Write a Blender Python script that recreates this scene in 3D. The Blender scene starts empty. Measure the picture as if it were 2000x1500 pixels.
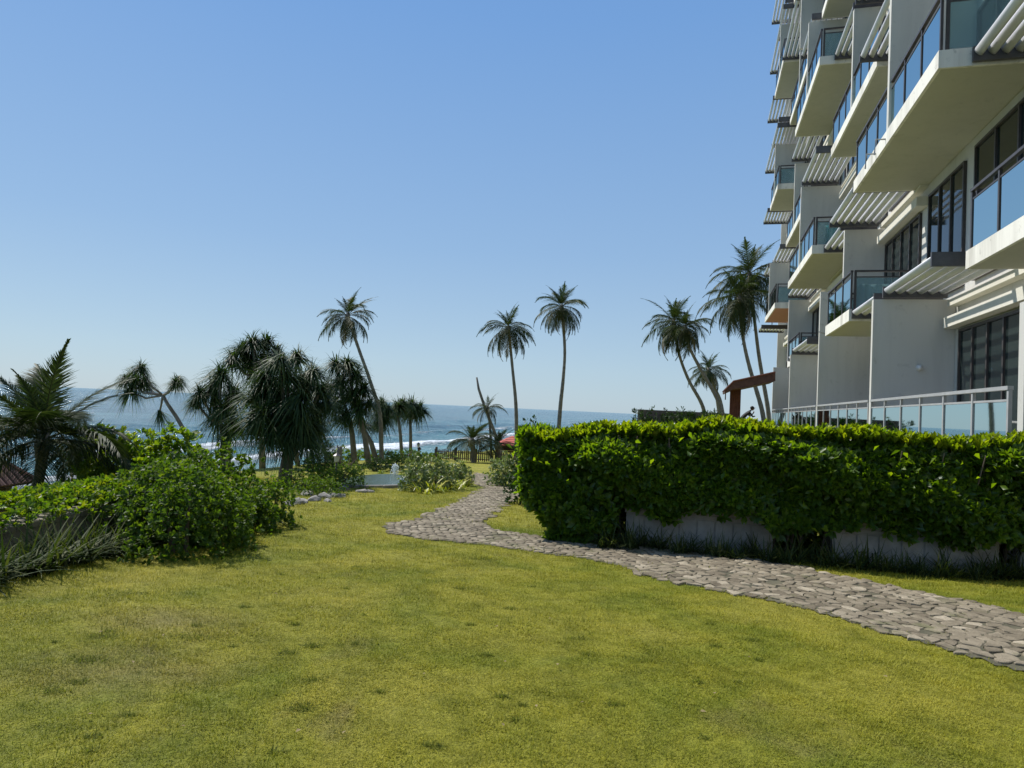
import bpy, math, random
import numpy as np
from mathutils import Vector, Matrix
random.seed(7); rng = np.random.default_rng(7)
SC = bpy.context.scene; COL = SC.collection
rad = math.radians
E = 1.55                                   # eye height above the lawn
# ---------------------------------------------------------------- camera
FPX = 1350.0
pit, rol = rad(1.98), rad(2.68)
cF = np.array([0, math.cos(pit), math.sin(pit)]); _R0 = np.array([1., 0, 0]); _U0 = np.array([0, -math.sin(pit), math.cos(pit)])
cR = math.cos(rol)*_R0+math.sin(rol)*_U0; cU = -math.sin(rol)*_R0+math.cos(rol)*_U0
cam = bpy.data.cameras.new('camera'); camo = bpy.data.objects.new('camera', cam); COL.objects.link(camo)
camo.matrix_world = Matrix(((cR[0], cU[0], -cF[0], 0), (cR[1], cU[1], -cF[1], 0), (cR[2], cU[2], -cF[2], E), (0, 0, 0, 1)))
cam.sensor_width = 36; cam.lens = 36*FPX/2000; cam.clip_end = 40000; cam.clip_start = 0.05
SC.camera = camo
# ---------------------------------------------------------------- world, sun
SUN_AZ, SUN_EL = rad(-50), rad(52)
w = bpy.data.worlds.new("World"); SC.world = w; w.use_nodes = True
nt = w.node_tree; bg = nt.nodes['Background']
sky = nt.nodes.new('ShaderNodeTexSky'); sky.sky_type = 'NISHITA'; sky.sun_disc = False
sky.sun_elevation = SUN_EL; sky.sun_rotation = SUN_AZ; sky.air_density = 1.0; sky.dust_density = 0.25; sky.ozone_density = 3.0; sky.altitude = 0
bg.inputs[1].default_value = 0.10
# hazy maritime air: the clear-sky model is blended with an even blue-white veil that depends on height only
_tc = nt.nodes.new('ShaderNodeTexCoord'); _sp = nt.nodes.new('ShaderNodeSeparateXYZ'); nt.links.new(_tc.outputs['Generated'], _sp.inputs[0])
_rp = nt.nodes.new('ShaderNodeValToRGB'); _e = _rp.color_ramp.elements
while len(_e) < 5: _e.new(.5)
for _i, (_p, _c) in enumerate([(0, (.35, .47, .57)), (.06, (.34, .47, .59)), (.22, (.24, .39, .60)), (.5, (.145, .305, .60)), (1, (.08, .20, .50))]):
    _e[_i].position = _p; _e[_i].color = (*_c, 1)
nt.links.new(_sp.outputs[2], _rp.inputs[0])
_m1 = nt.nodes.new('ShaderNodeMix'); _m1.data_type = 'RGBA'; _m1.blend_type = 'MULTIPLY'; _m1.inputs[0].default_value = 1; nt.links.new(_rp.outputs[0], _m1.inputs[6]); _m1.inputs[7].default_value = (10, 10, 10, 1)
_m2 = nt.nodes.new('ShaderNodeMix'); _m2.data_type = 'RGBA'; _m2.inputs[0].default_value = .82; nt.links.new(sky.outputs[0], _m2.inputs[6]); nt.links.new(_m1.outputs[2], _m2.inputs[7])
nt.links.new(_m2.outputs[2], bg.inputs[0])
sd = Vector((math.sin(SUN_AZ)*math.cos(SUN_EL), math.cos(SUN_AZ)*math.cos(SUN_EL), math.sin(SUN_EL)))
sl = bpy.data.lights.new('sun', 'SUN'); sl.energy = 4.8; sl.angle = rad(0.53); sl.color = (1, .955, .88)
so = bpy.data.objects.new('sun', sl); COL.objects.link(so); so.rotation_euler = sd.to_track_quat('Z', 'Y').to_euler(); so.location = (0, 0, 60)
SC.view_settings.view_transform = 'Standard'; SC.view_settings.look = 'None'; SC.view_settings.gamma = 1
SC.view_settings.use_curve_mapping = False; SC.view_settings.exposure = 0.28
try:
    SC.cycles.transparent_max_bounces = 16; SC.cycles.max_bounces = 8
except Exception: pass

# ---------------------------------------------------------------- geometry of the place
A = rad(15.35)                             # heading of the hotel front
dv = np.array([math.sin(A), math.cos(A)]); qv = np.array([math.cos(A), -math.sin(A)])
def st(s, t): return (s*dv[0]+t*qv[0], s*dv[1]+t*qv[1])
def ray(x, y): return cF+(x-1000)/FPX*cR-(y-750)/FPX*cU
def atY(x, y, Y):
    v = ray(x, y); k = Y/v[1]; return np.array([v[0]*k, Y, v[2]*k+E])
def sm(x, a, b):
    t = np.clip((x-a)/(b-a), 0, 1); return t*t*(3-2*t)
def hsh(x, y):
    return 0.5*np.sin(x*1.7+.3*np.sin(y*2.1))*np.sin(y*1.3+1.1)+.3*np.sin(x*3.9+y*2.7)+.2*np.sin(x*7.3-y*6.1)
UE_Y = [-20, 0, 8, 14, 22, 35, 50, 60, 90, 150, 420]; UE = [6.8, 6.8, 7.0, 10, 14.2, 17.5, 19.5, 20, 6, -22, -140]
SEA = -6.5+E
def ground(x, y):
    x = np.asarray(x, float); y = np.asarray(y, float)
    z = -.052*np.clip(y-5, 0, 45)
    u = -x*.964+y*.265; ue = np.interp(y, UE_Y, UE)
    # terrace land behind the big hedge
    rt = sm(x-.21*y, 0.3, 2.5)*sm(y, 12, 17)
    z = z*(1-rt)+rt*(.65)
    far = sm(y, 62, 80); z = z*(1-far)+far*(-3.2)
    k = np.clip(u-ue, 0, 60)
    z = z-np.where(k < 1, .25*k*k, .25+.42*(k-1))
    z = np.maximum(z, SEA-1.2)
    rp = np.hypot((x+4.0)/1.25, (y-20.8)/3.1); z = z-.45*sm(rp, 1.12, .9)
    near = sm(y, 45, 20)
    z = z+.018*hsh(x, y)*near*sm(u, 12, 5)
    return z
def gpx(x, y):
    """point of the ground seen at a photo pixel"""
    v = ray(x, y); k = 1.0; last = 1.0
    for i in range(4000):
        P = v*k
        if P[2]+E <= float(ground(P[0], P[1])):
            lo, hi = last, k
            for j in range(20):
                m = (lo+hi)/2; Q = v*m
                if Q[2]+E <= float(ground(Q[0], Q[1])): hi = m
                else: lo = m
            Q = v*hi; return np.array([Q[0], Q[1], Q[2]+E])
        last = k; k *= 1.01
        if k > 500: break
    return v*k+np.array([0, 0, E])
def G(x, y): return float(ground(x, y))

# ---------------------------------------------------------------- helpers: objects
def tag(o, label=None, cat=None, group=None, kind=None):
    if label: o['label'] = label
    if cat: o['category'] = cat
    if group: o['group'] = group
    if kind: o['kind'] = kind
    return o
def empty(name, loc, rz=0):
    o = bpy.data.objects.new(name, None); COL.objects.link(o); o.location = loc; o.rotation_euler = (0, 0, rz); o.empty_display_size = .2
    return o
def obj(name, me, mat=None, parent=None):
    if mat is not None and not me.materials: me.materials.append(mat)
    o = bpy.data.objects.new(name, me); COL.objects.link(o)
    if parent is not None: o.parent = parent
    return o
def mesh(name, V, T=None, Q=None, var=None, smooth=False):
    V = np.ascontiguousarray(V, np.float32).reshape(-1, 3)
    parts = []; starts = []; totals = []; off = 0
    for arr, n in ((T, 3), (Q, 4)):
        if arr is not None and len(arr):
            a = np.ascontiguousarray(arr, np.int32).reshape(-1, n); parts.append(a.ravel())
            starts.append(off+np.arange(len(a))*n); off += a.size
    me = bpy.data.meshes.new(name)
    me.vertices.add(len(V)); me.vertices.foreach_set('co', V.ravel())
    li = np.concatenate(parts).astype(np.int32); ls = np.concatenate(starts).astype(np.int32)
    me.loops.add(len(li)); me.loops.foreach_set('vertex_index', li)
    me.polygons.add(len(ls)); me.polygons.foreach_set('loop_start', ls)
    if var is not None:
        at = me.attributes.new('var', 'FLOAT', 'POINT'); at.data.foreach_set('value', np.ascontiguousarray(var, np.float32))
    me.update(calc_edges=True)
    if smooth: me.polygons.foreach_set('use_smooth', np.ones(len(ls), bool))
    return me
class MB:
    def __init__(s): s.V = []; s.F = []
    def add(s, V, F):
        b = len(s.V); s.V += [tuple(v) for v in V]; s.F += [tuple(i+b for i in f) for f in F]; return s
    def box(s, x0, x1, y0, y1, z0, z1):
        return s.add([(x0, y0, z0), (x1, y0, z0), (x1, y1, z0), (x0, y1, z0), (x0, y0, z1), (x1, y0, z1), (x1, y1, z1), (x0, y1, z1)],
                     [(0, 3, 2, 1), (4, 5, 6, 7), (0, 1, 5, 4), (1, 2, 6, 5), (2, 3, 7, 6), (3, 0, 4, 7)])
    def bev(s, x0, x1, y0, y1, z0, z1, b=.01):
        """box with a chamfered top edge"""
        V = [(x0, y0, z0), (x1, y0, z0), (x1, y1, z0), (x0, y1, z0), (x0, y0, z1-b), (x1, y0, z1-b), (x1, y1, z1-b), (x0, y1, z1-b),
             (x0+b, y0+b, z1), (x1-b, y0+b, z1), (x1-b, y1-b, z1), (x0+b, y1-b, z1)]
        F = [(0, 3, 2, 1), (8, 9, 10, 11)]
        for i in range(4):
            j = (i+1) % 4; F += [(i, j, 4+j, 4+i), (4+i, 4+j, 8+j, 8+i)]
        return s.add(V, F)
    def tube(s, pts, rs, n=8, cap=True):
        pts = [Vector(p) for p in pts]; rings = []; b = len(s.V)
        for i, p in enumerate(pts):
            a = pts[min(i+1, len(pts)-1)]-pts[max(i-1, 0)]; a.normalize()
            u = a.cross(Vector((0, 0, 1)) if abs(a.z) < .95 else Vector((1, 0, 0))); u.normalize(); v = a.cross(u)
            r = rs[i] if hasattr(rs, '__len__') else rs
            for k in range(n):
                th = 2*math.pi*k/n; s.V.append(tuple(p+u*r*math.cos(th)+v*r*math.sin(th)))
        for i in range(len(pts)-1):
            for k in range(n):
                k2 = (k+1) % n; s.F.append((b+i*n+k, b+i*n+k2, b+(i+1)*n+k2, b+(i+1)*n+k))
        if cap:
            s.F.append(tuple(b+k for k in range(n))[::-1]); s.F.append(tuple(b+(len(pts)-1)*n+k for k in range(n)))
        return s
    def me(s, name, smooth=False):
        m = bpy.data.meshes.new(name); m.from_pydata(s.V, [], s.F); m.update()
        if smooth: m.polygons.foreach_set('use_smooth', np.ones(len(m.polygons), bool))
        return m
    def build(s, name, mat, parent=None, smooth=False): return obj(name, s.me(name, smooth), mat, parent)

# ---------------------------------------------------------------- helpers: materials
def new(name):
    m = bpy.data.materials.new(name); m.use_nodes = True; n = m.node_tree.nodes; l = m.node_tree.links
    return m, n, l, n['Principled BSDF']
def ramp(n, stops):
    r = n.new('ShaderNodeValToRGB'); e = r.color_ramp.elements
    while len(e) < len(stops): e.new(.5)
    for i, (p, c) in enumerate(stops): e[i].position = p; e[i].color = (*c, 1)
    return r
def noise(n, l, scale, detail=4, rough=.6, vec=None, dist=0):
    t = n.new('ShaderNodeTexNoise'); t.inputs['Scale'].default_value = scale; t.inputs['Detail'].default_value = detail; t.inputs['Roughness'].default_value = rough
    t.inputs['Distortion'].default_value = dist
    if vec is not None: l.new(vec, t.inputs['Vector'])
    return t
def geo(n): return n.new('ShaderNodeNewGeometry').outputs['Position']
def mix(n, l, a, b, f, mode='MIX'):
    m = n.new('ShaderNodeMix'); m.data_type = 'RGBA'; m.blend_type = mode
    for s_, v in ((6, a), (7, b)):
        if isinstance(v, tuple): m.inputs[s_].default_value = (*v, 1)
        else: l.new(v, m.inputs[s_])
    if isinstance(f, (int, float)): m.inputs[0].default_value = f
    else: l.new(f, m.inputs[0])
    return m.outputs[2]
def mapr(n, l, v, a, b, c=0, d=1):
    m = n.new('ShaderNodeMapRange'); l.new(v, m.inputs[0])
    for i, x in enumerate((a, b, c, d)): m.inputs[i+1].default_value = x
    return m.outputs[0]
def bump(n, l, h, strength, dist, p):
    b = n.new('ShaderNodeBump'); b.inputs['Strength'].default_value = strength; b.inputs['Distance'].default_value = dist
    l.new(h, b.inputs['Height']); l.new(b.outputs[0], p.inputs['Normal']); return b
def plain(name, col, rough=.6, col2=None, scale=3, metal=0, bmp=0, bscale=60, detail=5, objspace=False, spec=.5):
    m, n, l, p = new(name); p.inputs['Roughness'].default_value = rough; p.inputs['Metallic'].default_value = metal
    p.inputs['Specular IOR Level'].default_value = spec
    if col2:
        nz = noise(n, l, scale, detail, vec=geo(n)); r = ramp(n, [(.35, col), (.65, col2)]); l.new(nz.outputs[0], r.inputs[0]); l.new(r.outputs[0], p.inputs['Base Color'])
    else: p.inputs['Base Color'].default_value = (*col, 1)
    if bmp:
        b = noise(n, l, bscale, 4, vec=geo(n)); bump(n, l, b.outputs[0], bmp, .01, p)
    return m
def leafmat(name, c0, c1, c2, trans=.3, rough=.4, tcol=None, objrand=False, spec=.5):
    m, n, l, p = new(name)
    if objrand:
        fac = n.new('ShaderNodeObjectInfo').outputs['Random']
    else:
        a = n.new('ShaderNodeAttribute'); a.attribute_name = 'var'; fac = a.outputs['Fac']
    r = ramp(n, [(0, c0), (.5, c1), (1, c2)]); l.new(fac, r.inputs[0]); l.new(r.outputs[0], p.inputs['Base Color'])
    p.inputs['Roughness'].default_value = rough; p.inputs['Specular IOR Level'].default_value = spec
    if trans:
        t = n.new('ShaderNodeBsdfTranslucent'); tc = mix(n, l, r.outputs[0], tcol or (1.6, 1.9, .6), 1.0, 'MULTIPLY')
        l.new(tc, t.inputs[0]); ms = n.new('ShaderNodeMixShader'); ms.inputs[0].default_value = trans
        out = n['Material Output']; l.new(p.outputs[0], ms.inputs[1]); l.new(t.outputs[0], ms.inputs[2]); l.new(ms.outputs[0], out.inputs[0])
    return m
def glassmat(name, tint, refl_rough=.02, ior=1.5, haze=None, hz=0.0):
    m, n, l, p = new(name); n.remove(p); out = n['Material Output']
    tr = n.new('ShaderNodeBsdfTransparent'); tr.inputs[0].default_value = (*tint, 1)
    gl = n.new('ShaderNodeBsdfGlossy'); gl.inputs['Roughness'].default_value = refl_rough; gl.inputs[0].default_value = (.56, .68, .68, 1)
    fr = n.new('ShaderNodeFresnel'); fr.inputs[0].default_value = ior
    base = tr.outputs[0]
    if haze:
        df = n.new('ShaderNodeBsdfDiffuse'); df.inputs[0].default_value = (*haze, 1); mm = n.new('ShaderNodeMixShader'); mm.inputs[0].default_value = hz
        l.new(tr.outputs[0], mm.inputs[1]); l.new(df.outputs[0], mm.inputs[2]); base = mm.outputs[0]
    ms = n.new('ShaderNodeMixShader'); l.new(fr.outputs[0], ms.inputs[0]); l.new(base, ms.inputs[1]); l.new(gl.outputs[0], ms.inputs[2]); l.new(ms.outputs[0], out.inputs[0])
    return m

# ================================================================ SETTING
# ---- ground sheet
def axis(lo, hi, fine_lo, fine_hi, step, grow=1.12):
    a = list(np.arange(fine_lo, fine_hi, step)); s = step; x = a[-1]
    while x < hi: s *= grow; x += s; a.append(x)
    s = step; x = fine_lo
    while x > lo: s *= grow; x -= s; a.insert(0, x)
    return np.array(a)
def grid_mesh(name, xs, ys, fz, smooth=True, var=None):
    X, Y = np.meshgrid(xs, ys); Z = fz(X, Y); V = np.stack([X, Y, Z], -1).reshape(-1, 3)
    nx, ny = len(xs), len(ys); i = (np.arange(ny-1)[:, None]*nx+np.arange(nx-1)[None, :]).ravel()
    return mesh(name, V, Q=np.stack([i, i+1, i+nx+1, i+nx], 1), smooth=smooth)
def worn(n, l, c, g, amt):
    for (wx, wy, rx, ry) in WEAR:
        mpw = n.new('ShaderNodeMapping'); mpw.vector_type = 'TEXTURE'; mpw.inputs['Location'].default_value = (wx, wy, 0); mpw.inputs['Scale'].default_value = (rx, ry, 10); l.new(g, mpw.inputs[0])
        ln = n.new('ShaderNodeVectorMath'); ln.operation = 'LENGTH'; l.new(mpw.outputs[0], ln.inputs[0])
        nz = noise(n, l, 4, 5, .7, g); ad = n.new('ShaderNodeMath'); ad.operation = 'MULTIPLY_ADD'; l.new(nz.outputs[0], ad.inputs[0]); ad.inputs[1].default_value = 1.6; l.new(ln.outputs['Value'], ad.inputs[2])
        c = mix(n, l, c, (.24, .19, .10), mapr(n, l, ad.outputs[0], 0.9, 2.2, amt, 0))
    return c
WEAR = [tuple(gpx(240, 1310)[:2])+(.55, .35), tuple(gpx(330, 1215)[:2])+(.5, .3)]
m, n, l, p = new('lawn_grass')
g = geo(n)
n1 = noise(n, l, .55, 5, .6, g, .6); n2 = noise(n, l, 3.2, 6, .65, g, .4); n3 = noise(n, l, 45, 4, .7, g); n4 = noise(n, l, .9, 4, .6, g, 1.0)
r1 = ramp(n, [(.3, (.165, .20, .018)), (.5, (.275, .265, .028)), (.72, (.36, .325, .055))]); l.new(n1.outputs[0], r1.inputs[0])
r2 = ramp(n, [(.3, (.55, .6, .5)), (.55, (1, 1, 1)), (.8, (1.15, 1.1, 1))]); l.new(n2.outputs[0], r2.inputs[0])
c = mix(n, l, r1.outputs[0], r2.outputs[0], .8, 'MULTIPLY')
c = mix(n, l, c, (.21, .17, .08), mapr(n, l, n4.outputs[0], .60, .78, 0, .6))
c = worn(n, l, c, g, .45)
r3 = ramp(n, [(.3, (.6, .6, .6)), (.7, (1.25, 1.25, 1.2))]); l.new(n3.outputs[0], r3.inputs[0])
c = mix(n, l, c, r3.outputs[0], .8, 'MULTIPLY')
# beach sand seaward of the garden edge
sx = n.new('ShaderNodeSeparateXYZ'); l.new(g, sx.inputs[0])
sand = mapr(n, l, sx.outputs[2], SEA+.7, SEA+1.1, 1, 0)
c = mix(n, l, c, (.34, .27, .18), sand)
l.new(c, p.inputs['Base Color']); p.inputs['Roughness'].default_value = .85; p.inputs['Specular IOR Level'].default_value = .2
bn = n.new('ShaderNodeMath'); bn.operation = 'ADD'; l.new(n3.outputs[0], bn.inputs[0]); l.new(n2.outputs[0], bn.inputs[1])
bump(n, l, bn.outputs[0], .9, .05, p)
M_LAWN = m
tag(obj('ground', grid_mesh('ground', axis(-60, 260, -9, 9, .12), axis(-25, 420, .5, 26, .14), ground), M_LAWN), kind='structure')

# ---- sea
def sea_z(X, Y):
    u = -X*.964+Y*.265; s = X*.265+Y*.964
    u = u+1.2*np.sin(s*.06)+.8*np.sin(s*.17+1)
    near = sm(u, 150, 60)
    z = np.zeros_like(X)
    for c0, h, wd in ((43, .55, 2.0), (55, .9, 2.6), (70, .9, 4.5), (92, .7, 6)):
        z = z+h*np.exp(-((u-c0)/wd)**2)*(0.75+.25*np.sin(s*.11+c0))
    z = z+near*.12*np.sin(u*.9+.4*np.sin(s*.3))*np.sin(s*.35+u*.2)+near*.05*np.sin(s*1.3+u*1.1)
    return SEA+z
m, n, l, p = new('sea_water')
g = geo(n); mp = n.new('ShaderNodeMapping'); mp.inputs['Rotation'].default_value = (0, 0, A); l.new(g, mp.inputs[0])
mp2 = n.new('ShaderNodeMapping'); mp2.inputs['Scale'].default_value = (1, .28, 1); l.new(mp.outputs[0], mp2.inputs[0])
sxx = n.new('ShaderNodeSeparateXYZ'); l.new(mp.outputs[0], sxx.inputs[0])        # x along normal (towards land)
w1 = noise(n, l, .35, 5, .62, mp2.outputs[0], .5); w2 = noise(n, l, .045, 4, .6, mp2.outputs[0]); w3 = noise(n, l, 1.6, 4, .7, mp2.outputs[0])
neg = n.new('ShaderNodeMath'); neg.operation = 'MULTIPLY'; neg.inputs[1].default_value = -1; l.new(sxx.outputs[0], neg.inputs[0])   # u seaward
wob = n.new('ShaderNodeMath'); wob.operation = 'MULTIPLY_ADD'; wob.inputs[1].default_value = 14; l.new(w2.outputs[0], wob.inputs[0]); l.new(neg.outputs[0], wob.inputs[2])
u_ = wob.outputs[0]
deep = ramp(n, [(0, (.13, .27, .26)), (.12, (.085, .18, .20)), (.4, (.06, .135, .16)), (1, (.055, .125, .15))]); l.new(mapr(n, l, u_, 40, 260), deep.inputs[0])
var = ramp(n, [(.3, (.6, .65, .72)), (.7, (1.3, 1.25, 1.2))]); l.new(w1.outputs[0], var.inputs[0])
cc = mix(n, l, deep.outputs[0], var.outputs[0], .8, 'MULTIPLY')
mp3 = n.new('ShaderNodeMapping'); mp3.inputs['Scale'].default_value = (1, .12, 1); l.new(mp.outputs[0], mp3.inputs[0]); wL = noise(n, l, .06, 8, .78, mp3.outputs[0], .6); vL = ramp(n, [(.38, (.60, .68, .74)), (.5, (1, 1, 1)), (.62, (1.45, 1.38, 1.3))]); l.new(wL.outputs[0], vL.inputs[0]); cc = mix(n, l, cc, vL.outputs[0], .9, 'MULTIPLY')
def band(c0, wd, amp):
    s1 = n.new('ShaderNodeMath'); s1.operation = 'SUBTRACT'; l.new(u_, s1.inputs[0]); s1.inputs[1].default_value = c0
    ab = n.new('ShaderNodeMath'); ab.operation = 'ABSOLUTE'; l.new(s1.outputs[0], ab.inputs[0])
    return mapr(n, l, ab.outputs[0], 0, wd, amp, 0)
def addm(a, b, op='ADD'):
    x = n.new('ShaderNodeMath'); x.operation = op; l.new(a, x.inputs[0])
    if isinstance(b, float): x.inputs[1].default_value = b
    else: l.new(b, x.inputs[1])
    return x.outputs[0]
foam = addm(addm(addm(band(50, 8, .75), band(63, 5, .62)), band(77, 2.5, .30)), band(99, 1.6, .26))
fn = noise(n, l, .9, 6, .75, mp2.outputs[0], 1.2)
fn2 = noise(n, l, .06, 3, .6, mp2.outputs[0])
foam = addm(foam, addm(addm(fn.outputs[0], fn2.outputs[0]), -.98))
fm = mapr(n, l, foam, .44, .68)
cc = mix(n, l, cc, (.74, .78, .80), fm)
l.new(cc, p.inputs['Base Color']); l.new(mapr(n, l, fm, 0, 1, .16, .9), p.inputs['Roughness'])
p.inputs['IOR'].default_value = 1.33
hh = addm(addm(w1.outputs[0], w3.outputs[0]), fm)
bump(n, l, addm(hh, wL.outputs[0]), .9, 1.0, p)
M_SEA = m
su = np.concatenate([np.linspace(-5, 120, 240), 120+np.geomspace(1, 25000, 60)])
ss = np.concatenate([-np.geomspace(25000, 30, 30), np.linspace(-25, 260, 300), 260+np.geomspace(5, 25000, 40)])
U_, S_ = np.meshgrid(su, ss); Xs = -U_*.964+S_*.265; Ys = U_*.265+S_*.964
Zs = sea_z(Xs, Ys); Vs = np.stack([Xs, Ys, Zs], -1).reshape(-1, 3); nx = len(su); i = (np.arange(len(ss)-1)[:, None]*nx+np.arange(nx-1)[None, :]).ravel()
tag(obj('sea', mesh('sea', Vs, Q=np.stack([i, i+nx, i+nx+1, i+1], 1), smooth=True), M_SEA), kind='structure')

# ---- path bed + stones
PATH_PX = [(2200, 1385), (2000, 1318), (1850, 1270), (1700, 1222), (1550, 1188), (1400, 1155), (1300, 1132), (1200, 1107), (1100, 1087), (1000, 1072), (900, 1062), (820, 1052), (765, 1042), (742, 1028), (800, 1020), (870, 992), (920, 966), (948, 951), (928, 947), (922, 930), (932, 924), (952, 928), (970, 948), (1025, 952), (1030, 965), (990, 985), (950, 1018), (945, 1030), (985, 1038), (1050, 1047), (1100, 1052), (1200, 1060), (1300, 1067), (1400, 1080), (1500, 1097), (1600, 1120), (1700, 1137), (1800, 1157), (1900, 1178), (2000, 1203), (2200, 1255)]
PATH = np.array([gpx(*q)[:2] for q in PATH_PX])
def inpoly(px, py, poly):
    px = np.asarray(px); py = np.asarray(py); c = np.zeros(px.shape, bool); j = len(poly)-1
    for i in range(len(poly)):
        xi, yi = poly[i]; xj, yj = poly[j]
        if yi != yj:
            c ^= ((yi > py) != (yj > py)) & (px < (xj-xi)*(py-yi)/(yj-yi)+xi)
        j = i
    return c
def wob_in(X, Y, amp=.05):
    return inpoly(X+amp*np.sin(Y*5.1+X*2)+amp*.6*np.sin(Y*13+X*9), Y+amp*np.sin(X*4.7)+amp*.6*np.sin(X*12+1), PATH)
px0, py0 = PATH.min(0)-.3; px1, py1 = PATH.max(0)+.3
xs = np.arange(px0, px1, .07); ys = np.arange(py0, py1, .07); X, Y = np.meshgrid(xs, ys)
V = np.stack([X, Y, ground(X, Y)+.010], -1).reshape(-1, 3); cxs = X[:-1, :-1]+.035; cys = Y[:-1, :-1]+.035; ins = wob_in(cxs, cys).ravel()
i = (np.arange(len(ys)-1)[:, None]*len(xs)+np.arange(len(xs)-1)[None, :]).ravel()[ins]
Qd = np.stack([i, i+1, i+len(xs)+1, i+len(xs)], 1); used, inv = np.unique(Qd, return_inverse=True)
M_BED = plain('path_soil', (.055, .052, .03), .95, (.10, .09, .055), 6, bmp=.6, bscale=40)
path = tag(obj('path', mesh('path', V[used], Q=inv.reshape(-1, 4), smooth=True), M_BED), kind='structure')
def stonemat(name, objr):
    m, n, l, p = new(name); g = geo(n)
    a = noise(n, l, 9, 6, .7, g); b = noise(n, l, 70, 4, .7, g)
    if objr: fac = n.new('ShaderNodeObjectInfo').outputs['Random']
    else:
        at = n.new('ShaderNodeAttribute'); at.attribute_name = 'var'; fac = at.outputs['Fac']
    r = ramp(n, [(0, (.14, .115, .08)), (.45, (.205, .172, .122)), (.85, (.255, .215, .155)), (1, (.36, .31, .23))]); l.new(fac, r.inputs[0])
    r2 = ramp(n, [(.3, (.55, .55, .53)), (.6, (1.1, 1.1, 1.1))]); l.new(a.outputs[0], r2.inputs[0])
    c = mix(n, l, r.outputs[0], r2.outputs[0], .8, 'MULTIPLY')
    mo = noise(n, l, 2.3, 4, .7, g); c = mix(n, l, c, (.10, .12, .035), mapr(n, l, mo.outputs[0], .56, .72, 0, .6))
    l.new(c, p.inputs['Base Color']); p.inputs['Roughness'].default_value = .9; p.inputs['Specular IOR Level'].default_value = .25
    ad = n.new('ShaderNodeMath'); ad.operation = 'ADD'; l.new(a.outputs[0], ad.inputs[0]); l.new(b.outputs[0], ad.inputs[1]); bump(n, l, ad.outputs[0], .7, .012, p)
    return m
M_STONE = stonemat('cobble', True); M_STONE2 = stonemat('cobble_far', False)
HX = .128
cells = []
ca, sa = math.cos(.35), math.sin(.35)
def hv(a, b):      # jittered lattice vertex shared by neighbouring stones
    k = math.sin(a*127.1+b*311.7)*43758.5453; k2 = math.sin(a*269.5+b*183.3)*43758.5453
    return a+(k-math.floor(k)-.5)*.082, b+(k2-math.floor(k2)-.5)*.082
for jj in range(-200, 400):
    for ii in range(-200, 400):
        cx = ii*HX+(jj % 2)*HX/2; cy = jj*HX*.866
        wx = cx*ca+cy*sa; wy = -cx*sa+cy*ca
        if not (px0 < wx < px1 and py0 < wy < py1): continue
        cells.append((cx, cy, wx, wy))
cells = np.array(cells); cells = cells[wob_in(cells[:, 2], cells[:, 3], .07)]
sv = []
for cx, cy, wx, wy in cells:
    dist = math.hypot(wx, wy); ring = []
    rnd = random.random()
    for k in range(6):
        th = math.pi/6+k*math.pi/3; vx = cx+HX*.577*math.cos(th); vy = cy+HX*.577*math.sin(th)
        vx, vy = hv(round(vx, 3), round(vy, 3)); vx = cx+(vx-cx)*(.78+.15*random.random()); vy = cy+(vy-cy)*(.78+.15*random.random())
        ring.append((vx, vy))
    if random.random() < .03: continue
    # cut corners: 12-gon
    r12 = []
    for k in range(6):
        a_, b_ = ring[k], ring[(k+1) % 6]; r12 += [(a_[0]*.8+b_[0]*.2, a_[1]*.8+b_[1]*.2), (a_[0]*.2+b_[0]*.8, a_[1]*.2+b_[1]*.8)]
    zb = G(wx, wy); h = .016+random.random()*.009; tx = random.uniform(-.05, .05); ty = random.uniform(-.05, .05)
    Vv = []
    for sc, zz in ((1, -.01), (1, h-.004), (.9, h)):
        for (x, y) in r12:
            x2 = cx+(x-cx)*sc; y2 = cy+(y-cy)*sc
            Vv.append((x2*ca+y2*sa, -x2*sa+y2*ca, zb+zz+(x2-cx)*tx+(y2-cy)*ty))
    Vv.append((wx, wy, zb+h+.001))
    Ff = [(r*12+k, r*12+(k+1) % 12, (r+1)*12+(k+1) % 12, (r+1)*12+k) for r in range(2) for k in range(12)]
    Tt = [(24+k, 24+(k+1) % 12, 36) for k in range(12)]
    sv.append((dist, Vv, Ff, Tt, rnd))
P3 = [s_ for s_ in sv]
vis = []
for s_ in P3:
    v = np.array(s_[1][36])-np.array([0, 0, E]); dd = v@cF
    xx = 1000+FPX*(v@cR)/dd; yy = 750-FPX*(v@cU)/dd
    vis.append((0 if (0 < xx < 2000 and yy < 1500) else 1, s_[0]))
order = sorted(range(len(P3)), key=lambda k: vis[k])
for k in order[:300]:
    dist, Vv, Ff, Tt, rnd = P3[k]; c0 = Vv[36]; me = bpy.data.meshes.new('paving_stone'); me.from_pydata([(v[0]-c0[0], v[1]-c0[1], v[2]-c0[2]) for v in Vv], [], Ff+Tt); me.update()
    o = obj('paving_stone', me, M_STONE, path); o.location = c0
bv = []; bt = []; bq = []; bva = []
for k in order[300:]:
    dist, Vv, Ff, Tt, rnd = P3[k]; b = len(bv); bv += Vv; bq += [tuple(i+b for i in f) for f in Ff]; bt += [tuple(i+b for i in f) for f in Tt]; bva += [rnd]*len(Vv)
tag(obj('paving_stones', mesh('paving_stones', bv, T=bt, Q=bq, var=bva), M_STONE2, path), kind='stuff')

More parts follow.
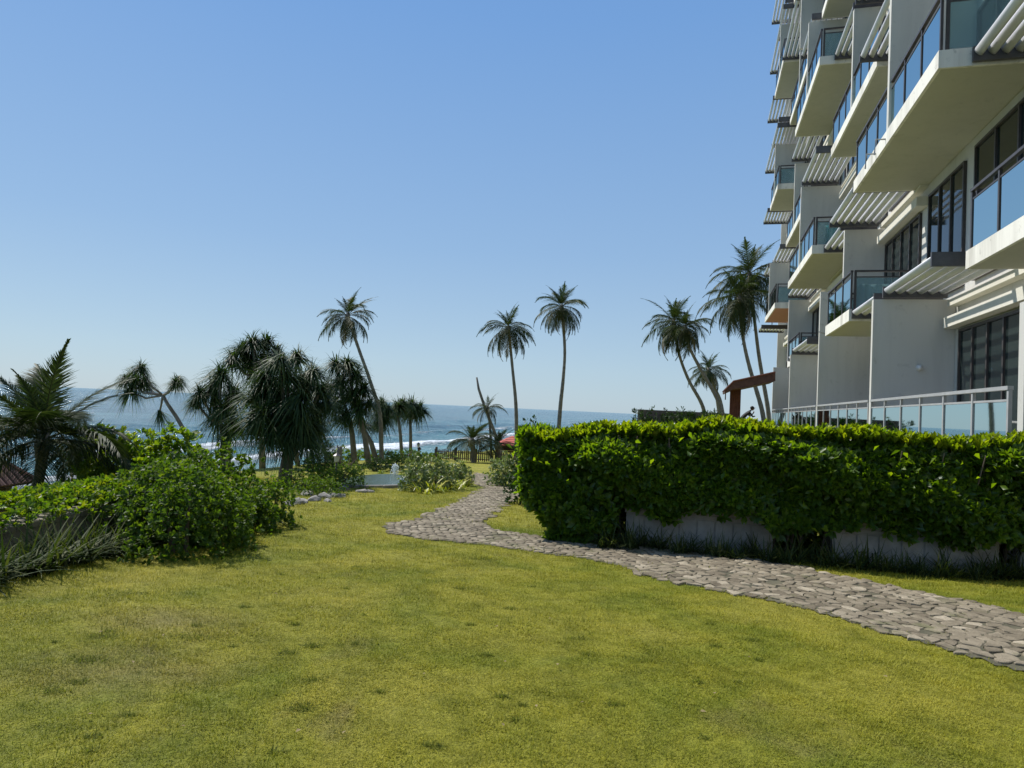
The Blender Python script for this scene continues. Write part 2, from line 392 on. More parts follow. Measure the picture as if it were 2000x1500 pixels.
# ---- grass blades (instanced tufts, built as one stuff object)
def strips(P, D, L, W, droop, seg=3, S=None, taper=.15, grav=(0, 0, -1)):
    """curved strap leaves; returns verts, quads. P,D (n,3); L,W,droop (n,)"""
    n_ = len(P); g_ = np.array(grav, float)
    if S is None:
        S = np.cross(D, np.array([0, 0, 1.])); ln = np.linalg.norm(S, axis=1, keepdims=True); S = np.where(ln > 1e-3, S/np.maximum(ln, 1e-3), np.array([1., 0, 0]))
    rows = []
    for k in range(seg+1):
        t = k/seg; c_ = P+D*(L*t)[:, None]+g_*(droop*L*t*t)[:, None]
        wv = W*(1-t*(1-taper))*(0.75+.5*min(1, t*3) if t < .33 else 1.25-.25*t)*.5
        if k == seg: wv = W*.04
        rows += [c_-S*wv[:, None], c_+S*wv[:, None]]
    V = np.stack(rows, 1)                     # n, 2(seg+1), 3
    nv = 2*(seg+1); b = (np.arange(n_)*nv)[:, None]
    q_ = np.array([[2*k, 2*k+1, 2*k+3, 2*k+2] for k in range(seg)])
    return V.reshape(-1, 3), (b[:, :, None]+q_[None]).reshape(-1, 4), nv
def rnddir(n_, zlo=-1, zhi=1):
    z = rng.uniform(zlo, zhi, n_); a = rng.uniform(0, 2*np.pi, n_); r = np.sqrt(1-z*z); return np.stack([r*np.cos(a), r*np.sin(a), z], 1)
def tuft_mesh():
    n_ = 16; P = np.stack([rng.normal(0, .018, n_), rng.normal(0, .018, n_), np.zeros(n_)-.004], 1); D = rnddir(n_, .45, .95)
    V, Q_, nv = strips(P, D, rng.uniform(.02, .046, n_), rng.uniform(.0026, .0042, n_), rng.uniform(.1, .5, n_), seg=2)
    return mesh('grass_tuft', V, Q=Q_)
m, n, l, p = new('grass_blades'); g = geo(n)
n1 = noise(n, l, .55, 5, .6, g, .6); n2 = noise(n, l, 3.2, 6, .65, g, .4); n4 = noise(n, l, .9, 4, .6, g, 1.0); n3 = noise(n, l, 60, 2, .5, g)
r1 = ramp(n, [(.3, (.185, .235, .02)), (.5, (.32, .315, .033)), (.72, (.43, .385, .065))]); l.new(n1.outputs[0], r1.inputs[0])
r2 = ramp(n, [(.3, (.6, .65, .55)), (.55, (1, 1, 1)), (.8, (1.15, 1.1, 1))]); l.new(n2.outputs[0], r2.inputs[0])
c = mix(n, l, r1.outputs[0], r2.outputs[0], .8, 'MULTIPLY')
c = mix(n, l, c, (.28, .23, .10), mapr(n, l, n4.outputs[0], .60, .78, 0, .55))
c = worn(n, l, c, g, .42)
r3 = ramp(n, [(.3, (.65, .7, .6)), (.7, (1.3, 1.25, 1.1))]); l.new(n3.outputs[0], r3.inputs[0]); c = mix(n, l, c, r3.outputs[0], .9, 'MULTIPLY')
l.new(c, p.inputs['Base Color']); p.inputs['Roughness'].default_value = .6; p.inputs['Specular IOR Level'].default_value = .2
t = n.new('ShaderNodeBsdfTranslucent'); l.new(c, t.inputs[0]); ms = n.new('ShaderNodeMixShader'); ms.inputs[0].default_value = .35
l.new(p.outputs[0], ms.inputs[1]); l.new(t.outputs[0], ms.inputs[2]); l.new(ms.outputs[0], n['Material Output'].inputs[0])
M_BLADE = m
pts = []
for (y0, y1, dens, sc) in ((2.0, 4.5, 1300, 1.0), (4.5, 7, 750, 1.2), (7, 11, 330, 1.6), (11, 20, 110, 2.3)):
    wdt = 1.7*y1; nn = int(dens*wdt*(y1-y0)); X = rng.uniform(-wdt/2, wdt/2, nn); Y = rng.uniform(y0, y1, nn)
    u = -X*.964+Y*.265; ed = wob_in(X+.11, Y) & wob_in(X-.11, Y) & wob_in(X, Y+.10) & wob_in(X, Y-.10); k = ((~wob_in(X, Y, .05)) | (rng.random(nn) < .02) | ((~ed) & (rng.random(nn) < .35))) & (u < np.interp(Y, UE_Y, UE)+.5) & (np.abs(X) < .86*Y) & ~((X > 1.1) & (Y > 10))
    X = X[k]; Y = Y[k]
    # uneven mowing: thinner and longer patches
    pts.append(np.stack([X, Y, ground(X, Y), sc*rng.uniform(.7, 1.3, len(X))*(1+.35*np.clip(hsh(X*2.3, Y*2.9), -1, 1))], 1))
pts = np.concatenate(pts)
gm = bpy.data.meshes.new('grass'); gm.vertices.add(len(pts)); gm.vertices.foreach_set('co', pts[:, :3].astype(np.float32).ravel())
at = gm.attributes.new('sc', 'FLOAT', 'POINT'); at.data.foreach_set('value', pts[:, 3].astype(np.float32))
at = gm.attributes.new('rot', 'FLOAT', 'POINT'); at.data.foreach_set('value', rng.uniform(0, 6.28, len(pts)).astype(np.float32))
gm.update()
tuft = bpy.data.objects.new('grass_tuft', tuft_mesh()); tuft.data.materials.append(M_BLADE)
grass = tag(obj('grass', gm), 'short sunlit yellow-green lawn grass around the stone path', 'grass', kind='stuff')
ng = bpy.data.node_groups.new('scatter_grass', 'GeometryNodeTree')
ng.interface.new_socket('Geometry', in_out='INPUT', socket_type='NodeSocketGeometry'); ng.interface.new_socket('Geometry', in_out='OUTPUT', socket_type='NodeSocketGeometry')
N = ng.nodes; L_ = ng.links; gi = N.new('NodeGroupInput'); go = N.new('NodeGroupOutput'); ip = N.new('GeometryNodeInstanceOnPoints'); oi = N.new('GeometryNodeObjectInfo'); oi.inputs[0].default_value = tuft
a1 = N.new('GeometryNodeInputNamedAttribute'); a1.data_type = 'FLOAT'; a1.inputs[0].default_value = 'sc'
a2 = N.new('GeometryNodeInputNamedAttribute'); a2.data_type = 'FLOAT'; a2.inputs[0].default_value = 'rot'
cx_ = N.new('ShaderNodeCombineXYZ'); L_.new(a2.outputs[0], cx_.inputs[2]); cs_ = N.new('ShaderNodeCombineXYZ')
for k in range(3): L_.new(a1.outputs[0], cs_.inputs[k])
L_.new(gi.outputs[0], ip.inputs['Points']); L_.new(oi.outputs['Geometry'], ip.inputs['Instance']); L_.new(cx_.outputs[0], ip.inputs['Rotation']); L_.new(cs_.outputs[0], ip.inputs['Scale']); L_.new(ip.outputs[0], go.inputs[0])
md = grass.modifiers.new('scatter', 'NODES'); md.node_group = ng

# darker coarse-grass clumps that stand up out of the turf
cv = []
spots_ = [(1252, 1290, .09), (1128, 1247, .05), (1150, 1278, .05), (935, 1092, .16), (380, 1245, .09), (205, 1243, .07), (610, 1262, .05), (590, 1385, .07), (105, 1353, .05), (170, 1290, .10), (700, 1108, .06), (1000, 1190, .08), (1310, 1180, .09), (1470, 1250, .05), (250, 1160, .22), (610, 1330, .05), (560, 1275, .05), (900, 1150, .05)]
spots_ += [(random.uniform(20, 1500), random.uniform(1110, 1480), random.uniform(.015, .04)) for _ in range(34)]
for (x, y, r_) in spots_:
    a = gpx(x, y)
    if inpoly(np.array(a[0]), np.array(a[1]), PATH): continue
    k_ = int(190*r_/.08); X = a[0]+rng.normal(0, r_*.7, k_); Y = a[1]+rng.normal(0, r_*.35, k_); cv.append(np.stack([X, Y, ground(X, Y)], 1))
cv = np.concatenate(cv); D_ = rnddir(len(cv), .35, .95); V_, Q_, nv = strips(cv, D_, rng.uniform(.025, .05, len(cv)), rng.uniform(.0035, .0055, len(cv)), rng.uniform(.2, .7, len(cv)), seg=2)
tag(obj('coarse_grass', mesh('coarse_grass', V_, Q=Q_, var=np.repeat(rng.random(len(cv)), nv)), leafmat('coarse_grass_blade', (.05, .065, .012), (.10, .12, .016), (.19, .20, .03), .35, .7, spec=.1)), 'dark coarse grass clumps scattered through the lawn', 'grass', kind='stuff')

# ================================================================ HOTEL BUILDING
def wallmat(name, c, stain=(.3, .3, .27), amt=.35):
    m, n, l, p = new(name); g = geo(n)
    mp = n.new('ShaderNodeMapping'); mp.inputs['Scale'].default_value = (1, 1, .09); l.new(g, mp.inputs[0])
    a = noise(n, l, 1.1, 6, .65, mp.outputs[0], .3); b = noise(n, l, 5, 5, .7, mp.outputs[0]); f = noise(n, l, 130, 3, .6, g)
    cc = mix(n, l, c, stain, mapr(n, l, a.outputs[0], .48, .75, 0, amt)); gr = noise(n, l, 3.2, 8, .72, g, .5); cc = mix(n, l, cc, tuple(x*.55 for x in stain), mapr(n, l, gr.outputs[0], .58, .72, 0, amt*.8))
    cc = mix(n, l, cc, tuple(x*.8 for x in c), mapr(n, l, b.outputs[0], .5, .8, 0, .5))
    l.new(cc, p.inputs['Base Color']); p.inputs['Roughness'].default_value = .85; p.inputs['Specular IOR Level'].default_value = .25
    bump(n, l, f.outputs[0], .25, .006, p); return m
M_WALL = wallmat('painted_render', (.56, .55, .51), (.40, .385, .35), .5)
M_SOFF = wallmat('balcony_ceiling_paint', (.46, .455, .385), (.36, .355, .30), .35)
M_EDGE = wallmat('weathered_slab_edge', (.76, .74, .67), (.36, .34, .29), 1.0)
M_PINK = wallmat('terracotta_ceiling_paint', (.50, .25, .21), (.42, .21, .17), .3)
M_CREAM = wallmat('cream_lintel_paint', (.66, .64, .56), (.50, .48, .42), .3)
M_DARK = plain('dark_bronze_metal', (.045, .038, .036), .45, (.06, .052, .05), 8)
M_GREYM = plain('grey_painted_metal', (.30, .30, .30), .45, (.36, .36, .36), 5)
M_SLAT = plain('slat_metal', (.58, .59, .63), .42, (.66, .67, .70), 1.5)
M_BEAM = plain('sunshade_beam', (.05, .048, .052), .5, (.085, .082, .085), 4)
M_GLASS = glassmat('balcony_glass', (.55, .70, .71), ior=1.5, haze=(.45, .6, .66), hz=.22)
def windowmat(name, col):
    m, n, l, p = new(name); p.inputs['Base Color'].default_value = (*col, 1); p.inputs['Roughness'].default_value = .04; p.inputs['IOR'].default_value = 1.6
    g = geo(n); a = noise(n, l, .8, 2, .5, g); bump(n, l, a.outputs[0], .06, .05, p); return m
M_PANE = windowmat('window_glass_dark', (.012, .020, .020)); M_PANE2 = windowmat('window_glass_curtain', (.022, .032, .030))

hotel = empty('hotel_building', (0, 0, 0), -A)
tag(hotel, 'tall pale hotel with staggered glass balconies and grey sunshade louvres on the right', 'hotel')
def hb(name, mat, boxes, parent=None):
    mb = MB()
    for b in boxes: mb.box(b[0], b[1], b[2], b[3], b[4]+E, b[5]+E)
    return mb.build(name, mat, parent or hotel)
TI = 5.5                                  # plane of the glazing wall
# core: storeys as separate wall pieces so that the pieces butt
hb('wall', M_WALL, [(TI, 14, 2, 50.5, -4.5, 33)])
hb('roof', M_WALL, [(TI-.3, 14.3, 1.8, 50.7, 33.003, 33.3)])
hb('terrace_slab', M_WALL, [(3.72, TI-.003, 10.0, 40.9, -3.2, -.5)])
# fins: (s, t_out, z0, z1)
def fin(s, t, z0, z1, t_in=TI-.004): hb('fin_wall', M_WALL, [(t, t_in, s, s+.16, z0, z1)])
for s_, t_, z0, z1 in [(17.7, 3.8, -3.3, 2.93), (25.35, 3.8, -3.3, 4.45), (33.2, 3.8, -3.3, 2.98), (40.75, 3.8, -3.3, 2.93), (9.75, 3.78, -3.3, 1.6),
                       (24.25, 4.3, 3.12, 6.28), (16.8, 3.8, 6.62, 10.0), (31.3, 3.8, 6.62, 10.0), (23.8, 4.3, 10.12, 13.35), (38.9, 4.3, 3.12, 6.4),
                       (30.6, 3.8, 13.62, 16.78), (38.2, 4.3, 10.12, 13.45), (33.4, 3.8, 17.12, 20.2), (45.0, 3.8, 6.62, 9.7), (44.0, 3.8, 13.62, 16.7), (26.9, 4.3, 17.12, 20.2),
                       (16.8, 3.8, 13.62, 16.78), (37.7, 4.3, 17.12, 20.2), (31.0, 3.8, 20.62, 23.7), (43.2, 3.8, 20.62, 23.7), (50.3, 4.9, -4.4, 32.9)]:
    fin(s_, t_, z0, z1)
def rail(parent, P0, P1, z, npan, m_rail=M_DARK, top=1.08, second=True):
    """railing from P0 to P1 = (t,s); handrail, posts, glass panels are children of the balcony"""
    (t0, s0), (t1, s1) = P0, P1; z += E
    dx, dy = t1-t0, s1-s0; Ln = math.hypot(dx, dy); ux, uy = dx/Ln, dy/Ln; nx_, ny_ = -uy, ux
    def seg(mb, a, b, w_, za, zb):
        c = [(t0+ux*a+nx_*w_, s0+uy*a+ny_*w_), (t0+ux*b+nx_*w_, s0+uy*b+ny_*w_), (t0+ux*b-nx_*w_, s0+uy*b-ny_*w_), (t0+ux*a-nx_*w_, s0+uy*a-ny_*w_)]
        mb.add([(x, y, za) for x, y in c]+[(x, y, zb) for x, y in c], [(0, 3, 2, 1), (4, 5, 6, 7), (0, 1, 5, 4), (1, 2, 6, 5), (2, 3, 7, 6), (3, 0, 4, 7)])
    mb = MB(); seg(mb, 0, Ln, .035, z+top-.05, z+top); mb.build('handrail', m_rail, parent)
    mb = MB(); seg(mb, 0, Ln, .014, z+top-.20, z+top-.17); mb.build('handrail', m_rail, parent)
    for k in range(npan+1):
        a = min(max(Ln*k/npan, .03), Ln-.03); mb = MB(); seg(mb, a-.028, a+.028, .022, z, z+top-.053); mb.build('post', m_rail, parent)
    for k in range(npan):
        a, b = Ln*k/npan+.05, Ln*(k+1)/npan-.05
        mb = MB(); seg(mb, a, b, .005, z+.04, z+top-.205); mb.build('glass_panel', M_GLASS, parent)
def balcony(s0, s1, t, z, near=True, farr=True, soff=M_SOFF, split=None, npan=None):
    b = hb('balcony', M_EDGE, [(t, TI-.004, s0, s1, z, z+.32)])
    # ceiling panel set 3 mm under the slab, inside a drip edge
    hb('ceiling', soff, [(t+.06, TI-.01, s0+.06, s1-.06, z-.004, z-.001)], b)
    n_ = npan or max(2, round((s1-s0)/1.15))
    rail(b, (t+.06, s0+.06), (t+.06, s1-.06), z+.32, n_)
    if near: rail(b, (t+.12, s0+.06), (TI-.05, s0+.06), z+.32, 1)
    if farr: rail(b, (t+.12, s1-.06), (TI-.05, s1-.06), z+.32, 1)
    return b
Z = lambda k: 2.8+3.5*(k-1)
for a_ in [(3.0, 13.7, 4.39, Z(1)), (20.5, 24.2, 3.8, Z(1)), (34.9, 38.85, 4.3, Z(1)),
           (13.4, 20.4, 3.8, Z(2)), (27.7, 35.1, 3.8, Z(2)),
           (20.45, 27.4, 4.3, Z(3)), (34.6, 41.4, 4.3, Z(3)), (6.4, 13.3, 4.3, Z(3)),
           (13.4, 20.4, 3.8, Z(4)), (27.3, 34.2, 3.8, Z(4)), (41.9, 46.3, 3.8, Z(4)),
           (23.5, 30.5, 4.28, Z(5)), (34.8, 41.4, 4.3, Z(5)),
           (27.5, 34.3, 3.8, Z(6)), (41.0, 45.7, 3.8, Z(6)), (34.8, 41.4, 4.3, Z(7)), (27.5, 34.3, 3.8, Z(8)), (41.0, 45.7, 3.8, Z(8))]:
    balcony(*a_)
tag(balcony(41.2, 47.4, 3.8, Z(2), soff=M_PINK), 'balcony with a terracotta pink underside')
# ground-floor terrace railing between the fins
for s0, s1, npn in [(10.2, 17.66, 6), (17.9, 25.3, 6), (25.55, 33.15, 7), (33.4, 40.7, 7)]:
    tr = hb('terrace_railing', M_GREYM, [(3.76, 3.86, s0, s1, -.5, -.44)])
    rail(tr, (3.81, s0), (3.81, s1), -.47, npn, M_GREYM, top=1.05)
# sunshades: beams + aerofoil slats
def slat(x, y0, y1, z, w_=.17, th=.06, tilt=-48):
    mb = MB(); r = []
    for k in range(10):
        a = 2*math.pi*k/10; px_, pz = w_/2*math.cos(a), th/2*math.sin(a)*(1.2-.2*math.cos(a)); ct, st_ = math.cos(rad(tilt)), math.sin(rad(tilt))
        r.append((px_*ct-pz*st_, px_*st_+pz*ct))
    V = [(x+a, y0, z+b) for a, b in r]+[(x+a, y1, z+b) for a, b in r]
    return mb.add(V, [(k, k+10, (k+1) % 10+10, (k+1) % 10) for k in range(10)]+[tuple(range(10)), tuple(range(10, 20))[::-1]])
def sunshade(s0, s1, t0, t1, z, n_=None, nearbeam=True, farbeam=True):
    boxes = []
    f = hb('sunshade', M_BEAM, [(t0, t1, s1-.07, s1, z, z+.26)])
    if nearbeam: hb('beam', M_BEAM, [(t0, t1, s0, s0+.07, z, z+.26)], f)
    n_ = n_ or max(3, round((t1-t0)/.205)); st_ = (t1-t0)/n_
    for k in range(n_): slat(t0+st_*(k+.5)-.03, s0+.08 if nearbeam else s0, s1-.08, z+E+.14).build('slat', M_SLAT, f, smooth=True)
    return f
for a_ in [(14.1, 17.66, 3.97, 5.3, 2.95), (17.9, 20.45, 3.85, 5.3, 2.85), (20.45, 24.1, 3.8, 5.25, 6.32), (24.45, 27.65, 4.2, 5.3, 6.32),
           (27.45, 31.25, 3.8, 5.25, 10.03), (17.0, 20.4, 3.85, 5.3, 9.9), (24.0, 27.25, 4.3, 5.3, 13.42), (10.0, 13.35, 4.3, 5.3, 6.33),
           (20.45, 23.7, 4.3, 5.3, 13.40), (34.3, 38.1, 4.1, 5.2, 13.5), (35.2, 38.6, 4.2, 5.25, 6.42), (28.6, 33.15, 3.85, 4.95, 3.0), (33.4, 34.85, 3.9, 4.9, 2.8),
           (31.5, 34.5, 4.2, 5.2, 9.9), (30.55, 33.9, 3.9, 5.2, 16.85), (20.0, 23.4, 4.3, 5.2, 16.85), (13.6, 16.7, 3.9, 5.2, 13.4),
           (30.8, 34.6, 4.1, 5.2, 20.3), (35.0, 40.9, 3.75, 5.2, 20.35), (41.6, 49.5, 3.66, 5.2, 16.8), (46.5, 49.5, 3.66, 5.2, 13.3), (45.8, 49.5, 3.7, 5.2, 20.3), (41.5, 45.6, 3.7, 5.2, 17.1+.0001),
           (41.5, 49.5, 3.75, 5.2, 23.7), (41.5, 49.5, 3.75, 5.2, 27.2), (41.5, 45.8, 3.84, 5.2, 24.05), (35, 41, 4, 5.2, 27.3), (28, 34, 3.9, 5.2, 23.8), (47.4, 49.6, 3.6, 5.2, 5.9), (46.4, 49.5, 3.8, 5.2, 9.7), (41.5, 45.8, 4.0, 5.2, 9.75)]:
    sunshade(*a_)
# cream lintel bands
for s0, s1, z in [(10.2, 17.6, 2.25), (19.9, 24.1, 5.75), (27, 33, 5.75), (24.5, 31, 9.3), (41, 49.9, 5.0), (41, 49.9, 8.9), (31.6, 38, 12.9), (20.3, 23.7, 12.9), (41, 49.9, 12.5), (35, 41, 5.75), (41, 49.9, 19.5), (41, 49.9, 23)]:
    hb('lintel', M_CREAM, [(5.22, TI-.005, s0, s1, z, z+.24), (5.30, TI-.005, s0, s1, z+.5, z+.64)])
# windows
def window(s0, s1, z0, z1, n_, curtain=(), t=TI, trans=None):
    s0 += .0; f = .06
    mb = MB(); e = .07; zz0, zz1 = z0+E, z1+E
    mb.box(t-e, t-.004, s0, s1, zz1-f, zz1); mb.box(t-e, t-.004, s0, s1, zz0, zz0+f)
    for k in range(n_+1):
        a = s0+(s1-s0-f)*k/n_; mb.box(t-e, t-.004, a, a+f, zz0+f, zz1-f)
    w_ = mb.build('window', M_DARK, hotel)
    for k in range(n_):
        a = s0+f+(s1-s0-f)*k/n_; b = s0+(s1-s0-f)*(k+1)/n_
        MB().box(t-.03, t-.006, a, b, zz0+f, zz1-f).build('pane', M_PANE2 if k in curtain else M_PANE, w_)
window(10.3, 13.2, -.45, 2.2, 3, (1,)); window(13.35, 17.3, -.45, 2.2, 5, (1, 3, 4))
window(18.1, 25.1, -.45, 2.2, 6, (2,)); window(25.8, 33.0, -.45, 2.2, 6); window(33.6, 40.5, -.45, 2.2, 6)
window(17.2, 19.7, 3.15, 5.95, 3); window(6.0, 16.6, 3.15, 6.05, 10, (2, 5)); window(20.4, 24.0, 3.15, 5.7, 4, (2,)); window(24.6, 33.0, 3.15, 5.7, 7); window(33.4, 38.7, 3.15, 5.7, 4, (1,)); window(39.4, 49.6, 3.15, 5.0, 8)
for k in range(2, 9):
    z = Z(k)+.36; off = 0 if k % 2 else 3.5
    for s0 in (6.6+off*.98, 13.6+off*.98, 20.6+off*.98, 27.6+off*.98, 34.6+off*.98, 41.6+off*.98):
        if s0+3.0 < 49.9: window(s0, s0+3.0, z, z+2.35, 3, (random.randrange(3),))
        if s0+6.6 < 49.9: window(s0+3.5, s0+6.6, z, z+2.35, 3, (random.randrange(3),))
# little drain pipes under balcony M, wall lamp, vent
mb = MB()
for s_, z_ in ((17.0, 6.45), (17.9, 6.45)): mb.tube([(3.80, s_, z_+E), (3.60, s_, z_+E), (3.58, s_, z_+E-.35)], .02, 6)
mb.build('drain_pipe', M_GREYM, hotel)
mb = MB(); mb.tube([(4.78, 17.695, 1.35+E), (4.78, 17.64, 1.35+E)], .07, 12); mb.tube([(4.78, 17.64, 1.35+E), (4.78, 17.60, 1.35+E), (4.78, 17.58, 1.35+E)], [.055, .05, .01], 12)
mb.build('wall_lamp', plain('lamp_white', (.7, .7, .68), .4), hotel, True)
MB().box(5.0, 5.12, 33.17, 33.195, .75+E, .9+E).build('wall_vent', M_GREYM, hotel)
MB().tube([(3.62, 24.18, 2.93+E), (5.3, 27.5, 2.98+E)], .022, 6).build('drying_rod', M_GREYM, hotel)

def quadcloth(name, s, t0, t1, z0, z1, mat, amp=.04, nx_=14):
    V = []; nz = 8
    for j in range(nz+1):
        for i_ in range(nx_+1):
            a = i_/nx_; b = j/nz; V.append((t0+(t1-t0)*a, s+amp*math.sin(a*19)*(1-b*.5)+.015*math.sin(a*41), E+z1-(z1-z0)*b*(1-.05*math.sin(a*7))))
    F = [(j*(nx_+1)+i_, j*(nx_+1)+i_+1, (j+1)*(nx_+1)+i_+1, (j+1)*(nx_+1)+i_) for j in range(nz) for i_ in range(nx_)]
    me = bpy.data.meshes.new(name); me.from_pydata(V, [], F); me.polygons.foreach_set('use_smooth', np.ones(len(F), bool)); me.update()
    o = obj(name, me, mat); o.rotation_euler = (0, 0, -A); o.modifiers.new('thick', 'SOLIDIFY').thickness = .012; return o
m, n, l, p = new('towel_stripes'); wv = n.new('ShaderNodeTexWave'); wv.inputs['Scale'].default_value = 1.6; l.new(geo(n), wv.inputs[0]); r = ramp(n, [(.45, (.10, .42, .42)), (.55, (.62, .72, .70))]); l.new(wv.outputs[0], r.inputs[0]); l.new(r.outputs[0], p.inputs['Base Color']); p.inputs['Roughness'].default_value = .95
tag(quadcloth('towel', 27.9, 4.25, 4.75, 6.68, 7.4, m), 'turquoise and white striped towel hung on the second floor balcony', 'towel')
tag(quadcloth('laundry_sheet', 20.75, 3.98, 4.9, 3.15, 3.85, glassmat('sheer_cloth', (.8, .85, .84), .3, 1.2, (.7, .74, .74), .45), .06), 'sheer pale sheet drying behind the glass of the lowest visible balcony', 'sheet')

# ================================================================ VEGETATION
def leaves(P, D, Nn, L, W, cup=.12, tip=.1):
    """obovate leaves with a raised midrib: 5 verts, 4 tris each"""
    D = D/np.linalg.norm(D, axis=1, keepdims=True); S = np.cross(D, Nn); S /= np.maximum(np.linalg.norm(S, axis=1, keepdims=True), 1e-6); Nn = np.cross(S, D)
    L = L[:, None]; W = W[:, None]
    b = P; m_ = P+D*L*.6-Nn*cup*W; a = P+D*L*.66+S*W*.5+Nn*cup*W; c = P+D*L*.66-S*W*.5+Nn*cup*W; t = P+D*L-Nn*tip*L
    V = np.stack([b, a, t, c, m_], 1).reshape(-1, 3); k = (np.arange(len(P))*5)[:, None, None]
    T = (k+np.array([[0, 1, 4], [1, 2, 4], [2, 3, 4], [3, 0, 4]])[None]).reshape(-1, 3)
    return V, T
def rosettes(C, AX, n_, L, W, spread=(.35, 1.2)):
    """n_ leaves around each axis"""
    m_ = len(C); C = np.repeat(C, n_, 0); AX = np.repeat(AX, n_, 0); AX = AX/np.linalg.norm(AX, axis=1, keepdims=True)
    r = rnddir(m_*n_); pr = r-AX*np.sum(r*AX, 1)[:, None]; pr /= np.linalg.norm(pr, axis=1, keepdims=True)
    a = rng.uniform(spread[0], spread[1], m_*n_)[:, None]; D = AX*np.cos(a)+pr*np.sin(a); Nn = AX*np.sin(a)-pr*np.cos(a)
    return leaves(C+D*.01, D, Nn, rng.uniform(.7, 1.15, m_*n_)*L, rng.uniform(.8, 1.15, m_*n_)*W)
def foliage(name, C, AX, n_, L, W, mat, parent=None, spread=(.35, 1.2), stuff=True, org=(0, 0, 0)):
    V, T = rosettes(C, AX, n_, L, W, spread); v_ = np.repeat(np.clip(np.repeat(rng.random(len(C)), n_)*.6+rng.random(len(C)*n_)*.4, 0, 1), 5)
    o = obj(name, mesh(name, V-np.array(org), T=T, var=v_), mat, parent)
    if stuff: o['kind'] = 'stuff'
    return o
M_HEDGE = leafmat('hedge_leaf', (.028, .060, .009), (.052, .105, .010), (.10, .155, .015), .42, .42, (4.4, 4.0, .4))
M_HEDGE_O = leafmat('hedge_leaf_single', (.028, .060, .009), (.052, .105, .010), (.10, .155, .015), .42, .42, (4.4, 4.0, .4), objrand=True)
M_SHRUB = leafmat('shrub_leaf', (.030, .065, .012), (.055, .10, .014), (.11, .15, .022), .38, .55, (2.4, 2.5, .5), spec=.25)
M_DKSHR = leafmat('dark_shrub_leaf', (.014, .035, .010), (.028, .060, .014), (.05, .085, .022), .2, .55, spec=.25)
M_LIME = leafmat('lime_leaf', (.05, .11, .012), (.10, .17, .015), (.20, .22, .02), .4, .5, (2.2, 2.2, .4), spec=.3)
M_VARI = leafmat('variegated_leaf', (.07, .11, .03), (.15, .20, .07), (.42, .43, .25), .2, .4)
M_YEL = leafmat('yellow_strap_leaf', (.16, .20, .02), (.30, .30, .03), (.50, .44, .06), .3, .45)
M_STRAP = leafmat('strap_leaf', (.022, .040, .012), (.042, .062, .018), (.10, .11, .035), .2, .65, spec=.12)
M_PANDAN = leafmat('screw_pine_leaf', (.016, .036, .010), (.030, .060, .016), (.065, .095, .028), .2, .55, spec=.22)
M_PALM = leafmat('palm_leaflet', (.020, .036, .012), (.036, .056, .018), (.085, .09, .035), .18, .6, spec=.2)
M_PALMDRY = leafmat('dry_palm_leaflet', (.12, .10, .06), (.20, .165, .10), (.28, .235, .15), .15, .6)
M_BARK = plain('palm_bark', (.13, .115, .095), .9, (.22, .20, .17), 6, bmp=.8, bscale=14)
M_TWIG = plain('shrub_stem', (.09, .07, .05), .9, (.14, .11, .08), 8)

# ---- long hedge: works in the frame of the hotel (s along front, t across)
hedge = empty('clipped_hedge', (*st(9.9, .8), G(*st(9.9, .8))), -A)
tag(hedge, 'long clipped broad-leaved hedge above the grey planter boxes in front of the hotel', 'hedge')
ho = np.array(hedge.location)
def toloc(P):   # world -> hedge local (for rotated empties parts are simply unrotated in mesh space)
    return P
def stw(s, t, z): return np.stack([s*dv[0]+t*qv[0], s*dv[1]+t*qv[1], z], -1)
def hedge_top(t): return E-.34+.14*sm(t, -2, .5)-.05+.02*np.sin(t*1.3+1)+.03*np.sin(t*3.7)-.10*sm(t, -1.4, -2.4)
def hedge_bot(t): return np.interp(t, [-2.5, -2.1, -1.6, -1.3, -1.0, 3.2, 3.7, 4.8], [.55, .1, -.28, -.2, .27, .20, .16, .16])+.07*np.sin(t*4)+.05*np.sin(t*9+2)
N_ = 5200
tt = rng.uniform(-2.38, 4.9, N_); f = rng.random(N_); zt = hedge_top(tt); zb = hedge_bot(tt)
# profile: front face bulges, top rounded
zz = zb+(zt-zb)*f**.8; fr_s = 9.30+.28*np.clip((f-.72)/.28, 0, 1)**2+.07*np.sin(tt*5+zz*4)+.10*np.sin(tt*2.1+zz*7+1)
ss_ = fr_s+np.abs(rng.normal(0, .12, N_))
C1 = stw(ss_, tt, zz)
nrm = np.stack([-dv[0]*np.ones(N_), -dv[1]*np.ones(N_), .35+1.2*np.clip((f-.7)/.3, 0, 1)], 1)+rnddir(N_)*.55
# top
N2 = 3000; tt2 = rng.uniform(-2.36, 4.9, N2); s2 = rng.uniform(9.5, 10.5, N2); C2 = stw(s2, tt2, hedge_top(tt2)+.03-rng.uniform(0, .10, N2)); C2 = C2+np.array([0, 0, 1.])*(rng.random(N2)**3*.09)[:, None]; n2_ = np.stack([rng.normal(0, .2, N2), rng.normal(0, .2, N2), np.ones(N2)], 1)
